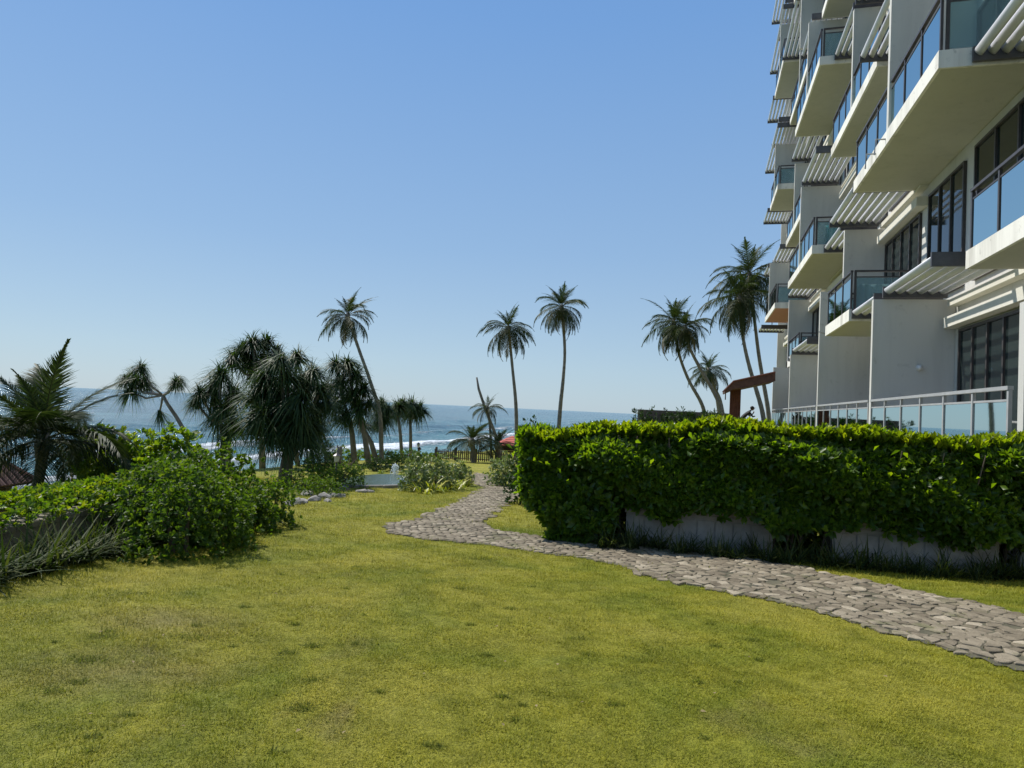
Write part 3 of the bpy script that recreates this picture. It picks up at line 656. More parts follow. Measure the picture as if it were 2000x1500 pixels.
# left end face and inside
N3 = 1300; f3 = rng.random(N3); z3 = -.25+f3*(E-.3+.25); s3 = rng.uniform(9.35, 10.5, N3); edge_t = np.interp(z3, [-.3, 0, .55, 1.0, 1.5], [-1.8, -1.95, -2.28, -2.40, -2.30])
C3 = stw(s3, edge_t+np.abs(rng.normal(0, .09, N3))+.06*np.sin(z3*6+s3*5), z3); n3_ = np.stack([-qv[0]*np.ones(N3), -qv[1]*np.ones(N3), .5*np.ones(N3)], 1)+rnddir(N3)*.5
N4 = 1600; tt4 = rng.uniform(-2.1, 4.8, N4); f4 = rng.random(N4); C4 = stw(rng.uniform(9.6, 10.4, N4), tt4, hedge_bot(tt4)+(hedge_top(tt4)-hedge_bot(tt4))*f4*.95); n4_ = rnddir(N4)+np.array([0, 0, .3])
N5 = 700; tt5 = rng.uniform(-1.95, -1.1, N5); C5 = stw(9.25+rng.random(N5)*.6, tt5, -.28+rng.random(N5)*.9); n5_ = np.stack([-dv[0]*np.ones(N5), -dv[1]*np.ones(N5), .4*np.ones(N5)], 1)+rnddir(N5)*.6
N6 = 3200; tt6 = rng.uniform(-1.8, 4.9, N6); C6 = stw(rng.uniform(10.0, 10.6, N6), tt6, -.3+.95*rng.random(N6)**1.3); n6_ = rnddir(N6)+np.array([0, 0, .3])
N7 = 900; tt7 = rng.uniform(-2.3, 4.9, N7); C7 = stw(rng.uniform(9.42, 9.9, N7), tt7, hedge_top(tt7)+.02+rng.random(N7)**2*.11); n7_ = np.stack([rng.normal(0, .12, N7), rng.normal(0, .12, N7), np.ones(N7)], 1)
Cs = np.concatenate([C1, C2, C3, C4, C5, C6]); Ns = np.concatenate([nrm, n2_, n3_, n4_, n5_, n6_])
hedge.rotation_euler = (0, 0, 0)
foliage('foliage', Cs, Ns, 8, .125, .055, M_HEDGE, hedge, org=ho)
M_SHOOT = leafmat('sunlit_shoot_leaf', (.06, .10, .010), (.10, .15, .012), (.16, .19, .02), .5, .4, (3.2, 3.0, .4), spec=.3)  # upright crest shoots; the sunlit brightness is put into a lighter leaf colour
foliage('crest_shoots', C7, n7_, 8, .13, .052, M_SHOOT, hedge, org=ho, spread=(.15, .75))
# the 300 leaves that stand out most: single leaves of the front and crest
lv, lt = leaves(np.zeros((1, 3)), np.array([[1., 0, 0]]), np.array([[0, 0, 1.]]), np.array([.125]), np.array([.058])); lme = mesh('leaf', lv, T=lt); lme.materials.append(M_HEDGE_O)
for k in range(300):
    t_ = random.uniform(-2.5, 4.2); top_ = random.random() < .4
    if top_: P = stw(np.array(9.45+random.random()*.2), np.array(t_), float(hedge_top(t_))+.03); D = Vector((random.gauss(0, .4), random.gauss(0, .4)-.2, 1))
    else:
        zf = random.random(); z_ = float(hedge_bot(t_))+zf*(float(hedge_top(t_))-float(hedge_bot(t_))); P = stw(np.array(9.22), np.array(t_), z_); D = Vector((-dv[0]*.6+random.gauss(0, .6), -dv[1]*.6, random.uniform(-.6, 1)))
    o = bpy.data.objects.new('leaf', lme); COL.objects.link(o); o.parent = hedge; o.location = Vector(P)-Vector(ho)
    q_ = D.to_track_quat('X', 'Z'); o.rotation_euler = (q_ @ Matrix.Rotation(random.uniform(-1.5, 1.5), 3, 'X').to_quaternion()).to_euler()
mb = MB()
for k in range(70):
    t_ = -2.0+k*.1+random.uniform(-.04, .04); s_ = 9.75+random.uniform(-.15, .3); x, y = st(s_, t_); x2, y2 = st(s_-random.uniform(.1, .35), t_+random.uniform(-.25, .25))
    mb.tube([(x, y, G(x, y)), ((x+x2)/2+.03, (y+y2)/2, .6), (x2, y2, 1.25)], [.018, .013, .006], 5)
V_ = [(a-ho[0], b-ho[1], c_-ho[2]) for a, b, c_ in mb.V]; mb.V = V_; st_o = mb.build('stems', M_TWIG, hedge); st_o['kind'] = 'stuff'

# ---- planter boxes under the hedge
M_PLANT = plain('grey_moulded_concrete', (.22, .205, .185), .85, (.31, .29, .26), 5, bmp=.3)
def planter(t0, t1, s=9.48, label=None, zt=.36):
    r = empty('planter_box', (*st(s, (t0+t1)/2), -.27), -A); tag(r, label, 'planter'); w2 = (t1-t0)/2
    H = zt+.27
    MB().box(-w2+.03, w2-.03, .03, .5, 0, H-.145).build('box', M_PLANT, r)
    for k, (za, zb, o_) in enumerate([(H-.143, H-.10, .012), (H-.098, H-.055, .004), (H-.053, H, -.01)]):
        MB().bev(-w2+o_, w2-o_, o_, .52, za, zb, .008).build('moulding', M_PLANT, r)
    nb = int((t1-t0)/.24)
    for k in range(nb):
        a = -w2+.06+(2*w2-.12)*k/nb; MB().bev(a, a+(2*w2-.12)/nb-.018, .016, .029, .02, H-.17, .004).build('panel', M_PLANT, r)
    MB().box(-w2+.05, w2-.05, .06, .48, H-.02, H+.004).build('soil', M_BED, r)
    return r
planter(-.95, .98, label='grey moulded planter box at the left end of the hedge', zt=.36)
planter(1.62, 3.5, label='grey moulded planter box under the right part of the hedge', zt=.35)
planter(3.86, 4.9, label='short grey planter box at the right edge of the photo', zt=.28)

# ---- strap-leaved clumps
def strapclump(n_, L, W, droop=(.3, .9), up=(.3, .95), seg=4, mat=M_STRAP, name='strap_clump', rb=.05):
    P = np.stack([rng.normal(0, rb, n_), rng.normal(0, rb, n_), np.zeros(n_)], 1); D = rnddir(n_, *up)
    V, Q_, nv = strips(P, D, rng.uniform(.6, 1.1, n_)*L, rng.uniform(.7, 1.2, n_)*W, rng.uniform(*droop, n_), seg=seg)
    me = mesh(name, V, Q=Q_, var=np.repeat(rng.random(n_), nv)); me.materials.append(mat); return me
CL = [strapclump(46, .50, .020, (.1, .55), (.5, .97)) for _ in range(4)]
def put_clump(me, x, y, sc, label, cat, group, name='strap_leaved_plant', z=None):
    o = bpy.data.objects.new(name, me); COL.objects.link(o); o.location = (x, y, G(x, y) if z is None else z); o.scale = (sc, sc, sc*random.uniform(.85, 1.1)); o.rotation_euler = (0, 0, random.uniform(0, 6.28))
    tag(o, label, cat, group); return o
for k in range(46):
    t_ = -1.15+k*.125+random.uniform(-.05, .05); s_ = random.choice((9.05, 9.3))+random.uniform(-.07, .07)
    x, y = st(s_, t_); put_clump(CL[k % 4], x, y, random.uniform(.75, 1.1), 'dark strap-leaved lily clump in the border at the foot of the planter boxes', 'plant', 'strap-leaved clumps along the planter boxes')

# ---- left low wall with creeper on top and strap plants
M_LWALL = plain('old_rendered_wall', (.13, .115, .085), .9, (.20, .18, .135), 4, bmp=.4)
wl = tag(None, None) if False else None
wx0, wy0, wx1, wy1 = -4.55, 4.2, -4.32, 8.0
ang = math.atan2(wy1-wy0, wx1-wx0); wr = empty('low_garden_wall', (wx0, wy0, -.15), ang); tag(wr, 'low rendered garden wall with creeper on top at the left edge of the lawn', 'wall')
Lw = math.hypot(wx1-wx0, wy1-wy0)
MB().box(0, Lw, 0, .26, 0, .38).build('wall_body', M_LWALL, wr)
for k in range(int(Lw/.42)): MB().bev(k*.42, k*.42+.405, -.02, .28, .382, .432, .008).build('coping_stone', M_LWALL, wr)
Nn = 1500; a_ = rng.random(Nn)*Lw*1.05; b_ = rng.uniform(-.12, .75, Nn)
Xc = wx0+a_*math.cos(ang)-b_*math.sin(ang); Yc = wy0+a_*math.sin(ang)+b_*math.cos(ang); Zc = .30+.16*np.sin(np.clip((b_+.12)/.87, 0, 1)*np.pi)+rng.uniform(-.06, .05, Nn)
tag(foliage('creeper', np.stack([Xc, Yc, Zc], 1), np.stack([rng.normal(0, .5, Nn), rng.normal(0, .5, Nn)-.1, np.ones(Nn)], 1), 6, .06, .038, M_LIME, None), 'light green creeping ground cover along the top of the low garden wall', 'creeper', kind='stuff')
for k in range(26):
    y = 4.6+k*.14+random.uniform(-.05, .05); x = -4.12+random.uniform(-.12, .12)+(y-4)*.05
    put_clump(CL[k % 4], x, y, random.uniform(1.0, 1.5), 'pale strap-leaved lily clump in front of the low garden wall', 'plant', 'strap-leaved clumps along the low garden wall')

# ---- bushes
def ellips(cx, cy, z0, rx, ry, h, n_, shell=.25, lump=.18):
    """points + outward normals in a lumpy half-ellipsoid standing on z0"""
    d = rnddir(n_, -.15, 1); r = 1-np.abs(rng.normal(0, shell, n_)); r = np.clip(r, .15, 1)
    lb = 1+lump*(np.sin(d[:, 0]*5+cx*3)*np.sin(d[:, 1]*5+cy)+.5*np.sin(d[:, 2]*9+d[:, 0]*7+cx)+.4*np.sin(d[:, 1]*13+cy*2))
    r = r*lb; P = np.stack([cx+d[:, 0]*rx*r, cy+d[:, 1]*ry*r, z0+np.maximum(d[:, 2], -.1)*h*r+.06], 1)
    Nn = d/np.array([rx, ry, h]); Nn /= np.linalg.norm(Nn, axis=1, keepdims=True); return P, Nn+rnddir(n_)*.6+np.array([0, 0, .35])
def bush(name, label, blobs, dens, L, W, mat, n_=7, stems=True, group=None, cat='shrub', spread=(.35, 1.2)):
    cx, cy = blobs[0][0], blobs[0][1]; r = empty(name, (cx, cy, G(cx, cy))); tag(r, label, cat, group)
    Ps, Ns_ = [], []
    for (x, y, rx, ry, h, dz) in blobs:
        k = int(dens*(rx*ry+rx*h+ry*h)); P, Nn = ellips(x, y, G(x, y)+dz, rx, ry, h, k); Ps.append(P); Ns_.append(Nn)
    foliage('foliage', np.concatenate(Ps), np.concatenate(Ns_), n_, L, W, mat, r, org=np.array(r.location), spread=spread)
    if stems:
        mb = MB(); o_ = r.location
        for (x, y, rx, ry, h, dz) in blobs:
            for k in range(6):
                a = random.uniform(0, 6.28); q_ = random.uniform(.3, .75); mb.tube([(x-o_[0]+.2*rx*math.cos(a), y-o_[1]+.2*ry*math.sin(a), 0), (x-o_[0]+q_*rx*math.cos(a), y-o_[1]+q_*ry*math.sin(a), dz+h*random.uniform(.5, .8))], [.02, .008], 5)
        s_ = mb.build('stems', M_TWIG, r); s_['kind'] = 'stuff'
    return r
bush('round_shrub', 'big dense small-leaved green shrub at the left of the lawn', [(-3.35, 7.35, .60, .7, .84, 0), (-3.95, 7.8, .55, .7, .82, 0), (-3.32, 8.0, .38, .5, .66, 0), (-3.95, 8.4, .70, .7, .88, 0)], 620, .055, .034, M_SHRUB)
bush('broad_leaved_shrub', 'lime green broad-leaved shrub behind the big shrub, beside the young palm', [(-5.5, 10.1, .85, .6, 1.22, -.05), (-4.8, 10.1, .65, .5, 1.2, -.05)], 330, .12, .055, M_LIME, stems=True)
bush('leggy_shrub', 'taller loose shrub with upright shoots left of the screw pines', [(-4.05, 9.5, .55, .5, .98, 0), (-4.0, 10.2, .5, .5, .95, 0)], 240, .075, .045, M_SHRUB, spread=(.2, 1.0))
bush('low_shrub', 'small lime shrub in the corner by the low wall', [(-4.5, 8.6, .45, .4, .75, 0)], 420, .07, .045, M_LIME)
bush('low_shrub', 'low dark green shrub at the right foot of the big shrub', [(-3.35, 9.0, .4, .4, .45, 0), (-3.3, 9.6, .4, .5, .6, 0)], 500, .06, .035, M_SHRUB)
def gp(x, y): P = gpx(x, y); return P[0], P[1]
def pxbush(name, label, spots, dens, L, W, mat, **k):
    """spots: (photo x of centre, photo y of foot, width m, depth m, height m)"""
    bl = []
    for (x, y, rx, ry, h) in spots:
        a, b = gp(x, y); bl.append((a, b+ry, rx, ry, h, 0))
    return bush(name, label, bl, dens, L, W, mat, **k)
pxbush('flower_bed_shrub', 'mottled pale-leaved shrub bed beside the pond', [(805, 962, .38, .4, .75), (850, 958, .5, .5, .80), (890, 950, .45, .5, .62)], 420, .085, .034, M_VARI)
pxbush('rounded_shrub', 'grey-green rounded shrub beside the path in front of the hedge end', [(985, 952, .52, .5, .86)], 420, .085, .034, M_VARI)
pxbush('low_hedge', 'low rounded dark green hedge mound behind the pond', [(585, 962, .75, .8, .55), (640, 955, .8, .8, .52), (665, 936, .6, .8, .42), (610, 972, .6, .5, .35)], 420, .045, .026, M_SHRUB)
pxbush('dark_shrub', 'dark spiky shrub between the screw pine trunks', [(620, 922, .55, .5, 1.0)], 260, .16, .03, M_DKSHR)
pxbush('low_shrub', 'low dark shrub at the far side of the pond', [(740, 922, .9, .5, .42), (790, 908, 1.0, .5, .42)], 300, .07, .04, M_DKSHR)
pxbush('leafy_shrub', 'bright leafy shrub at the foot of the thin screw pines', [(665, 905, .7, .4, .6), (705, 900, .7, .4, .5), (750, 900, .9, .4, .5)], 160, .14, .05, M_LIME)
pxbush('leafy_shrub', 'low green bank behind the mottled shrub bed', [(800, 900, 1.2, .5, .6), (860, 897, 1.2, .5, .45), (830, 905, 1.0, .4, .5)], 130, .12, .05, M_SHRUB)
bush('dark_undergrowth', 'dark green thicket behind the low wall below the young palm', [(-6.1, 10.6, .6, .6, .6, .1), (-5.5, 8.6, .5, .6, .35, 0)], 280, .10, .05, M_DKSHR)
YC = [strapclump(30, .55, .035, (.3, .9), (.35, .95), mat=M_YEL, name='yellow_clump') for _ in range(2)]
for i_, (x, y, s_) in enumerate([(832, 962, 1.0), (850, 960, 1.1), (868, 958, 1.0), (885, 955, 1.1), (900, 952, 1.0), (912, 948, .9)]):
    a, b = gp(x, y); put_clump(YC[i_ % 2], a, b-.34, s_*1.5, 'yellow strap-leaved plant in front of the mottled shrub bed', 'plant', 'yellow plants beside the pond', 'yellow_strap_plant')
GC = strapclump(34, .6, .04, (.3, .9), (.3, .95), mat=M_LIME, name='green_clump')
for i_, (x, y, s_) in enumerate([(640, 968, 1), (655, 962, .9), (680, 948, 1.1), (700, 944, 1), (563, 985, .9), (745, 925, 1), (765, 915, 1), (715, 915, 1.1)]):
    a, b = gp(x, y); put_clump(GC, a, b, s_*.8, 'light green arching plant on the rim of the pond', 'plant', 'arching plants round the pond', 'arching_plant')
# rocks round the pond
M_ROCK = plain('garden_rock', (.16, .15, .13), .9, (.30, .28, .25), 7, bmp=.8, bscale=12)
def rock(x, y, r, label):
    V = rnddir(60); 
    me = bpy.data.meshes.new('rock'); import bmesh
    bm = bmesh.new(); bmesh.ops.create_icosphere(bm, subdivisions=2, radius=1)
    ph = random.uniform(0, 9)
    for v in bm.verts: v.co *= 1+.18*math.sin(v.co.x*4+ph)+.14*math.sin(v.co.y*5+ph*2+v.co.z*3); v.co = Vector((v.co.x*r, v.co.y*r*.75, v.co.z*r*.5))
    bm.to_mesh(me); bm.free(); o = obj('rock', me, M_ROCK); o.location = (x, y, G(x, y)+r*.12); o.rotation_euler = (0, 0, random.uniform(0, 6)); tag(o, label, 'rock', 'rocks along the pond border')
for (x, y, r) in [(575, 985, .16), (592, 982, .12), (612, 978, .14), (632, 974, .17), (650, 970, .12), (664, 972, .14), (600, 968, .16), (672, 958, .15), (707, 962, .12), (722, 962, .10), (560, 988, .12), (640, 980, .09)]:
    a, b = gp(x, y); rock(a, b, r*1.1, 'rough grey rock edging the planting between the lawn and the pond')
# pond
pc = np.array([-4.0, 20.8]); pp = np.array([[pc[0]+1.25*math.cos(a), pc[1]+3.15*math.sin(a)] for a in np.linspace(0, 6.283, 24, endpoint=False)])
m, n, l, p = new('pond_water'); p.inputs['Base Color'].default_value = (.07, .10, .07, 1); p.inputs['Roughness'].default_value = .15; p.inputs['IOR'].default_value = 1.33
nz = noise(n, l, 9, 4, .6, geo(n)); bump(n, l, nz.outputs[0], .5, .05, p); M_POND = m
th = np.linspace(0, 2*np.pi, 40, endpoint=False); rr = [1.0]*40
ring = []
for a in th:
    # radial cast to the polygon
    best = 9
    for i_ in range(len(pp)):
        p1, p2 = pp[i_]-pc, pp[(i_+1) % len(pp)]-pc; dd = np.array([math.cos(a), math.sin(a)]); e_ = p2-p1; den = dd[0]*e_[1]-dd[1]*e_[0]
        if abs(den) > 1e-9:
            t_ = (p1[0]*e_[1]-p1[1]*e_[0])/den; s_ = (p1[0]*dd[1]-p1[1]*dd[0])/den
            if t_ > 0 and 0 <= s_ <= 1: best = min(best, t_)
    ring.append((pc[0]+math.cos(a)*best, pc[1]+math.sin(a)*best))
zw = -.052*(20.8-5)-.10
me = bpy.data.meshes.new('pond'); me.from_pydata([(x, y, zw) for x, y in ring], [], [tuple(range(40))]); me.update()
tag(obj('pond', me, M_POND), kind='structure')
kb = empty('pond_kerb', (-4.0, 17.7, -.70)); tag(kb, 'thin dark kerb along the front edge of the pond', 'kerb'); ko = kb.location
kp = [(-4.95, 18.15), (-4.55, 17.86), (-4.1, 17.70), (-3.6, 17.76), (-3.2, 17.95), (-2.85, 18.2)]
for k in range(len(kp)-1):
    (x1, y1), (x2, y2) = kp[k], kp[k+1]; aa = math.atan2(y2-y1, x2-x1); o = MB().bev(0, math.hypot(x2-x1, y2-y1)-.01, -.06, .06, -.5, .10, .015).build('kerb_piece', plain('kerb_concrete', (.2, .185, .16), .9, (.28, .26, .23), 5) if k == 0 else M_KERB, kb)
    if k == 0: M_KERB = o.data.materials[0]
    o.location = (x1-ko[0], y1-ko[1], -.052*(17.8-5)-ko[2]-.03); o.rotation_euler = (0, 0, aa)
# fountain jet
fx, fy = gp(770, 946); jet = []
m, n, l, p = new('water_spray'); p.inputs['Base Color'].default_value = (.85, .9, .92, 1); p.inputs['Roughness'].default_value = .3; M_SPRAY = m
mb = MB()
for k in range(420):
    a = random.uniform(0, 6.28); tt_ = random.random(); r_ = .17*tt_*random.random()**.5; z_ = zw+.34*(1-(2*tt_-1)**2)*random.uniform(.85, 1) if tt_ > .25 else zw+random.random()*.38; s_ = random.uniform(.006, .016)
    x, y = fx+r_*math.cos(a), fy+r_*math.sin(a); mb.add([(x-s_, y, z_), (x+s_, y, z_), (x, y-s_, z_), (x, y+s_, z_), (x, y, z_+s_*2), (x, y, z_-s_*2)], [(0, 3, 4), (3, 1, 4), (1, 2, 4), (2, 0, 4), (3, 0, 5), (1, 3, 5), (2, 1, 5), (0, 2, 5)])
tag(mb.build('fountain_jet', M_SPRAY), 'small white bubbling fountain jet in the pond', 'fountain', kind='stuff')

# ---- coconut palms
def frond_mesh(Lf, droop, nl=46, lw=.045, ll=.75, hang=.6, mat=M_PALM, wind=0):
    nseg = 14; P = []
    for k in range(nseg+1):
        t = k/nseg; a = -droop*t**1.4; P.append((t, a))
    x = z = 0; pts = [(0, 0, 0)]
    for k in range(1, nseg+1):
        a = P[k][1]; x += math.cos(a)*Lf/nseg; z += math.sin(a)*Lf/nseg; pts.append((x, 0, z))
    mb = MB(); mb.tube(pts, [.035*(1-.85*k/nseg)*Lf/4 for k in range(nseg+1)], 5)
    rv = len(mb.V); pa = np.array(pts)
    ts = np.linspace(.16, .995, nl); idx = ts*nseg; i0 = np.clip(idx.astype(int), 0, nseg-1); fr_ = idx-i0
    B = pa[i0]*(1-fr_)[:, None]+pa[i0+1]*fr_[:, None]; Tn = pa[i0+1]-pa[i0]; Tn /= np.linalg.norm(Tn, axis=1, keepdims=True)
    Vs_, Qs, vv = [np.array(mb.V)], [], [np.full(rv, .9)]; off = rv
    Fq = [f_ for f_ in mb.F if len(f_) == 4]; Qs.append(np.array(Fq))
    for sgn in (-1, 1):
        ln = ll*(np.sin(np.clip(ts*1.15, 0, 1)*np.pi*.86+.28))*(1-.35*ts)*rng.uniform(.85, 1.1, nl)
        D = Tn*(.45+.55*ts)[:, None]+np.array([0, sgn*1., 0])*(1-.45*ts)[:, None]+np.array([0, 0, .25])+rng.normal(0, .10, (nl, 3)); D /= np.linalg.norm(D, axis=1, keepdims=True)
        V2, Q2, nv = strips(B, D, ln, np.full(nl, lw), rng.uniform(.6, 1.3, nl)*hang, seg=3); Vs_.append(V2); Qs.append(Q2+off); off += len(V2); vv.append(np.repeat(rng.random(nl)*.8, nv))
    me = mesh('frond', np.concatenate(Vs_), Q=np.concatenate(Qs), var=np.concatenate(vv)); me.materials.append(mat); return me
FR = {'up': [frond_mesh(1, .75, 50, .0135, .25, .35) for _ in range(2)], 'mid': [frond_mesh(1, 1.5, 50, .0135, .29, .75) for _ in range(3)], 'low': [frond_mesh(1, 1.3, 50, .0135, .27, .95) for _ in range(2)], 'dry': [frond_mesh(1, 1.5, 40, .018, .18, 1.0, M_PALMDRY)]}
FRN = {'up': [frond_mesh(1, .7, 95, .013, .27, .35) for _ in range(2)], 'mid': [frond_mesh(1, 1.5, 95, .013, .30, .6) for _ in range(3)], 'low': [frond_mesh(1, 1.4, 95, .013, .28, .9) for _ in range(2)], 'dry': [frond_mesh(1, 1.5, 60, .010, .18, 1.0, M_PALMDRY)]}
def palm(label, pts, Lf, n_=22, r0=.17, r1=.10, seed=1, dry=2, name='coconut_palm', cat='palm tree', bias=None, elmin=-45, group=None, FR=FR, pw=.8):
    """pts: world points of the trunk from foot to crown"""
    r0 *= .75; r1 *= .8; rs = random.Random(seed); foot = pts[0]; root = empty(name, foot); tag(root, label, cat, group)
    P = [Vector(p_)-Vector(foot) for p_ in pts]
    # smooth the trunk
    S_ = []; m_ = len(P)
    for i_ in range(m_-1):
        p0, p1, p2, p3 = P[max(i_-1, 0)], P[i_], P[i_+1], P[min(i_+2, m_-1)]
        for j in range(8):
            t = j/8; S_.append(.5*((2*p1)+(p2-p0)*t+(2*p0-5*p1+4*p2-p3)*t*t+(3*p1-p0-3*p2+p3)*t**3))
    S_.append(P[-1]); nn = len(S_)
    rad_ = [(r0+(r1-r0)*min(1, (k/nn)*1.6))*(1.35 if k == 0 else 1)*(1+.06*(k % 2)) for k in range(nn)]
    MB().tube(S_, rad_, 9).build('trunk', M_BARK, root, True)
    top = P[-1]; n_ = int(n_*1.35)
    for k in range(n_):
        az = k*2.39996+rs.uniform(-.45, .45); q_ = k/(n_-1); el = 84-(84-elmin)*q_**pw+rs.uniform(-15, 15)
        kind = 'up' if el > 50 else ('mid' if el > 0 else ('dry' if (k >= n_-dry) else 'low'))
        o = bpy.data.objects.new('frond', rs.choice(FR[kind])); COL.objects.link(o); o.parent = root; o.location = top
        L1 = Lf*(.8 if el > 60 else 1)*rs.uniform(.72, 1.12); o.scale = (L1, L1*1.05, L1); o.rotation_euler = (rs.uniform(-.35, .35), -rad(el), az)
    # nuts and boot
    mb = MB()
    mb.tube([top-Vector((0, 0, .35)), top-Vector((0, 0, .05)), top+Vector((0, 0, .2))], [r1, r1*1.7, r1*.8], 8)
    mb.build('crown_shaft', M_BARK, root, True)
    for k in range(5 if name == 'coconut_palm' else 0):
        a = rs.uniform(0, 6.28); me = MB(); c_ = top+Vector((math.cos(a)*.28, math.sin(a)*.28, -.28-rs.random()*.15)); r_ = .11
        me.tube([c_+Vector((0, 0, .13)), c_+Vector((0, 0, .06)), c_-Vector((0, 0, .05)), c_-Vector((0, 0, .13))], [.02, r_, r_, .03], 8); me.build('coconut', M_NUT, root, True)
    return root
M_NUT = plain('coconut_green', (.09, .09, .03), .5, (.14, .11, .04), 4)
def pp_(Y, L): return [tuple(atY(x, y, Y)) for x, y in L]
def foot(x, y, Y):
    P = atY(x, y, Y); return (P[0], Y, G(P[0], Y)-.1)
def trunkpts(Y, L, base):
    P = pp_(Y, L); P0 = foot(base[0], base[1], Y); return [P0]+P
palm('tall leaning coconut palm rising behind the screw pines', trunkpts(36, [(742, 812), (722, 742), (700, 680), (679, 617)], (748, 850)), 1.95, 24, .16, .10, 3, elmin=-50)
palm('tall coconut palm left of the pair in the middle of the picture', trunkpts(52, [(1008, 800), (1001, 720), (993, 640)], (1011, 850)), 2.6, 28, .22, .13, 5)
palm('tall coconut palm right of the pair in the middle, with a bent trunk', trunkpts(50, [(1094, 800), (1100, 740), (1103, 680), (1097, 600)], (1090, 840)), 2.6, 28, .22, .13, 8)
palm('coconut palm leaning left with its crown furthest left of the right-hand group', trunkpts(56, [(1371, 790), (1345, 742), (1326, 690), (1316, 630)], (1384, 820)), 3.3, 26, .22, .14, 11)
palm('coconut palm whose crown overlaps its left neighbour', trunkpts(54, [(1401, 780), (1365, 715), (1343, 670), (1338, 640)], (1420, 815)), 2.9, 26, .22, .14, 13)
palm('small far coconut palm between the two tall groups', trunkpts(66, [(1408, 785), (1395, 755), (1384, 722)], (1420, 815)), 2.8, 24, .2, .14, 17)
palm('thin far coconut palm stem beside the small palm', trunkpts(70, [(1400, 780), (1388, 752), (1379, 728)], (1411, 815)), 2.0, 16, .2, .14, 19)
palm('tall coconut palm left of the pair beside the hotel', trunkpts(52, [(1488, 800), (1462, 710), (1450, 650), (1444, 582)], (1494, 830)), 3.6, 30, .26, .15, 23, elmin=-60)
palm('tallest coconut palm right of the pair beside the hotel', trunkpts(54, [(1500, 800), (1483, 700), (1472, 610), (1464, 535)], (1502, 830)), 3.9, 32, .26, .15, 29, elmin=-60)
palm('young bushy palm left of the trio by the wooden fence', trunkpts(44, [(924, 880), (921, 862)], (925, 897)), 2.15, 22, .2, .2, 31, elmin=-10, name='young_palm')
palm('young palm right of the trio by the wooden fence', trunkpts(46, [(975, 882), (972, 868)], (976, 897)), 1.9, 18, .2, .2, 37, elmin=-5, name='young_palm')
palm('slim palm standing above the two bushy young palms by the fence', trunkpts(47, [(958, 850), (955, 815), (952, 797)], (960, 897)), 1.5, 18, .12, .10, 41, elmin=-30, name='young_palm')
# bare snag
P = trunkpts(50, [(968, 850), (945, 790), (935, 760), (931, 737)], (975, 890)); r = empty('dead_palm_trunk', P[0]); tag(r, 'bare leaning dead palm trunk with no crown above the young palms', 'dead palm')
MB().tube([Vector(a)-Vector(P[0]) for a in P], [.15, .12, .10, .09, .06], 8).build('trunk', M_BARK, r, True)
# near young palm at left edge
FR2 = FR
palm('large young palm with long arching fronds at the left edge above the tiled roof', [(-6.35, 9.3, G(-6.35, 9.3)), tuple(atY(82, 900, 9.3)), tuple(atY(84, 860, 9.3))], 1.65, 24, .10, .075, 43, elmin=-2, FR=FRN, pw=.62, name='young_coconut_palm')
palm('small palm crown half hidden behind the lime green shrub', [(-7.2, 12.2, G(-7.2, 12.2)), tuple(atY(172, 880, 12.2))], .85, 24, .1, .1, 47, elmin=-40, FR=FRN, name='young_coconut_palm')
# ---- screw pines
def head_mesh(n_=250):
    P = np.stack([rng.normal(0, .05, n_), rng.normal(0, .05, n_), rng.normal(0, .07, n_)], 1); D = rnddir(n_, -.55, 1); D[:, 2] = D[:, 2]*.9+.15; D /= np.linalg.norm(D, axis=1, keepdims=True)
    V, Q_, nv = strips(P, D, rng.uniform(.6, 1.1, n_), rng.uniform(.04, .065, n_), rng.uniform(.25, 1.15, n_), seg=5); me = mesh('leaf_head', V, Q=Q_, var=np.repeat(rng.random(n_), nv)); me.materials.append(M_PANDAN); return me
HM = [head_mesh() for _ in range(4)]
HD = []
for _ in range(2):
    n_ = 60; P = rng.normal(0, .04, (n_, 3)); D = rnddir(n_, -1, -.1); V, Q_, nv = strips(P, D, rng.uniform(.7, 1.1, n_), rng.uniform(.03, .05, n_), rng.uniform(.3, .8, n_), seg=4); me = mesh('leaf_head', V, Q=Q_, var=np.repeat(rng.random(n_), nv)); me.materials.append(M_PANDAN); HD.append(me)
def screwpine(label, Y, trunks, heads, thick=.07, seed=1, depth=.5):
    """trunks: lists of photo points foot..fork ; heads: (x, y, radius px[, hanging])"""
    rs = random.Random(seed); f0 = foot(*trunks[0][0], Y); root = empty('screw_pine', f0); tag(root, label, 'screw pine'); O = Vector(f0); forks = []
    for tr in trunks:
        P = [Vector(foot(*tr[0], Y))]+[Vector(atY(x, y, Y)) for x, y in tr[1:]]
        MB().tube([a-O for a in P], [thick*(1.25-.5*k/len(P)) for k in range(len(P))], 8).build('trunk', M_BARK, root, True); forks.append(P[-1]-O)
    for h in heads:
        x, y, r_ = h[:3]; dy = rs.uniform(-depth, depth); c_ = Vector(atY(x, y, Y+dy))-O; R_ = r_*(Y)/FPX*1.18
        fk = min(forks, key=lambda v: (v-c_).length); mid = fk.lerp(c_, .5)+Vector((0, 0, -.12*(c_-fk).length))
        MB().tube([fk, mid, c_], [thick*.6, thick*.5, thick*.42], 6).build('branch', M_BARK, root, True)
        o = bpy.data.objects.new('leaf_head', rs.choice(HD if len(h) > 3 else HM)); COL.objects.link(o); o.parent = root; o.location = c_; o.scale = (R_, R_, R_*rs.uniform(.95, 1.15)); o.rotation_euler = (rs.uniform(-.3, .3), rs.uniform(-.3, .3), rs.uniform(0, 6.28))
    return root
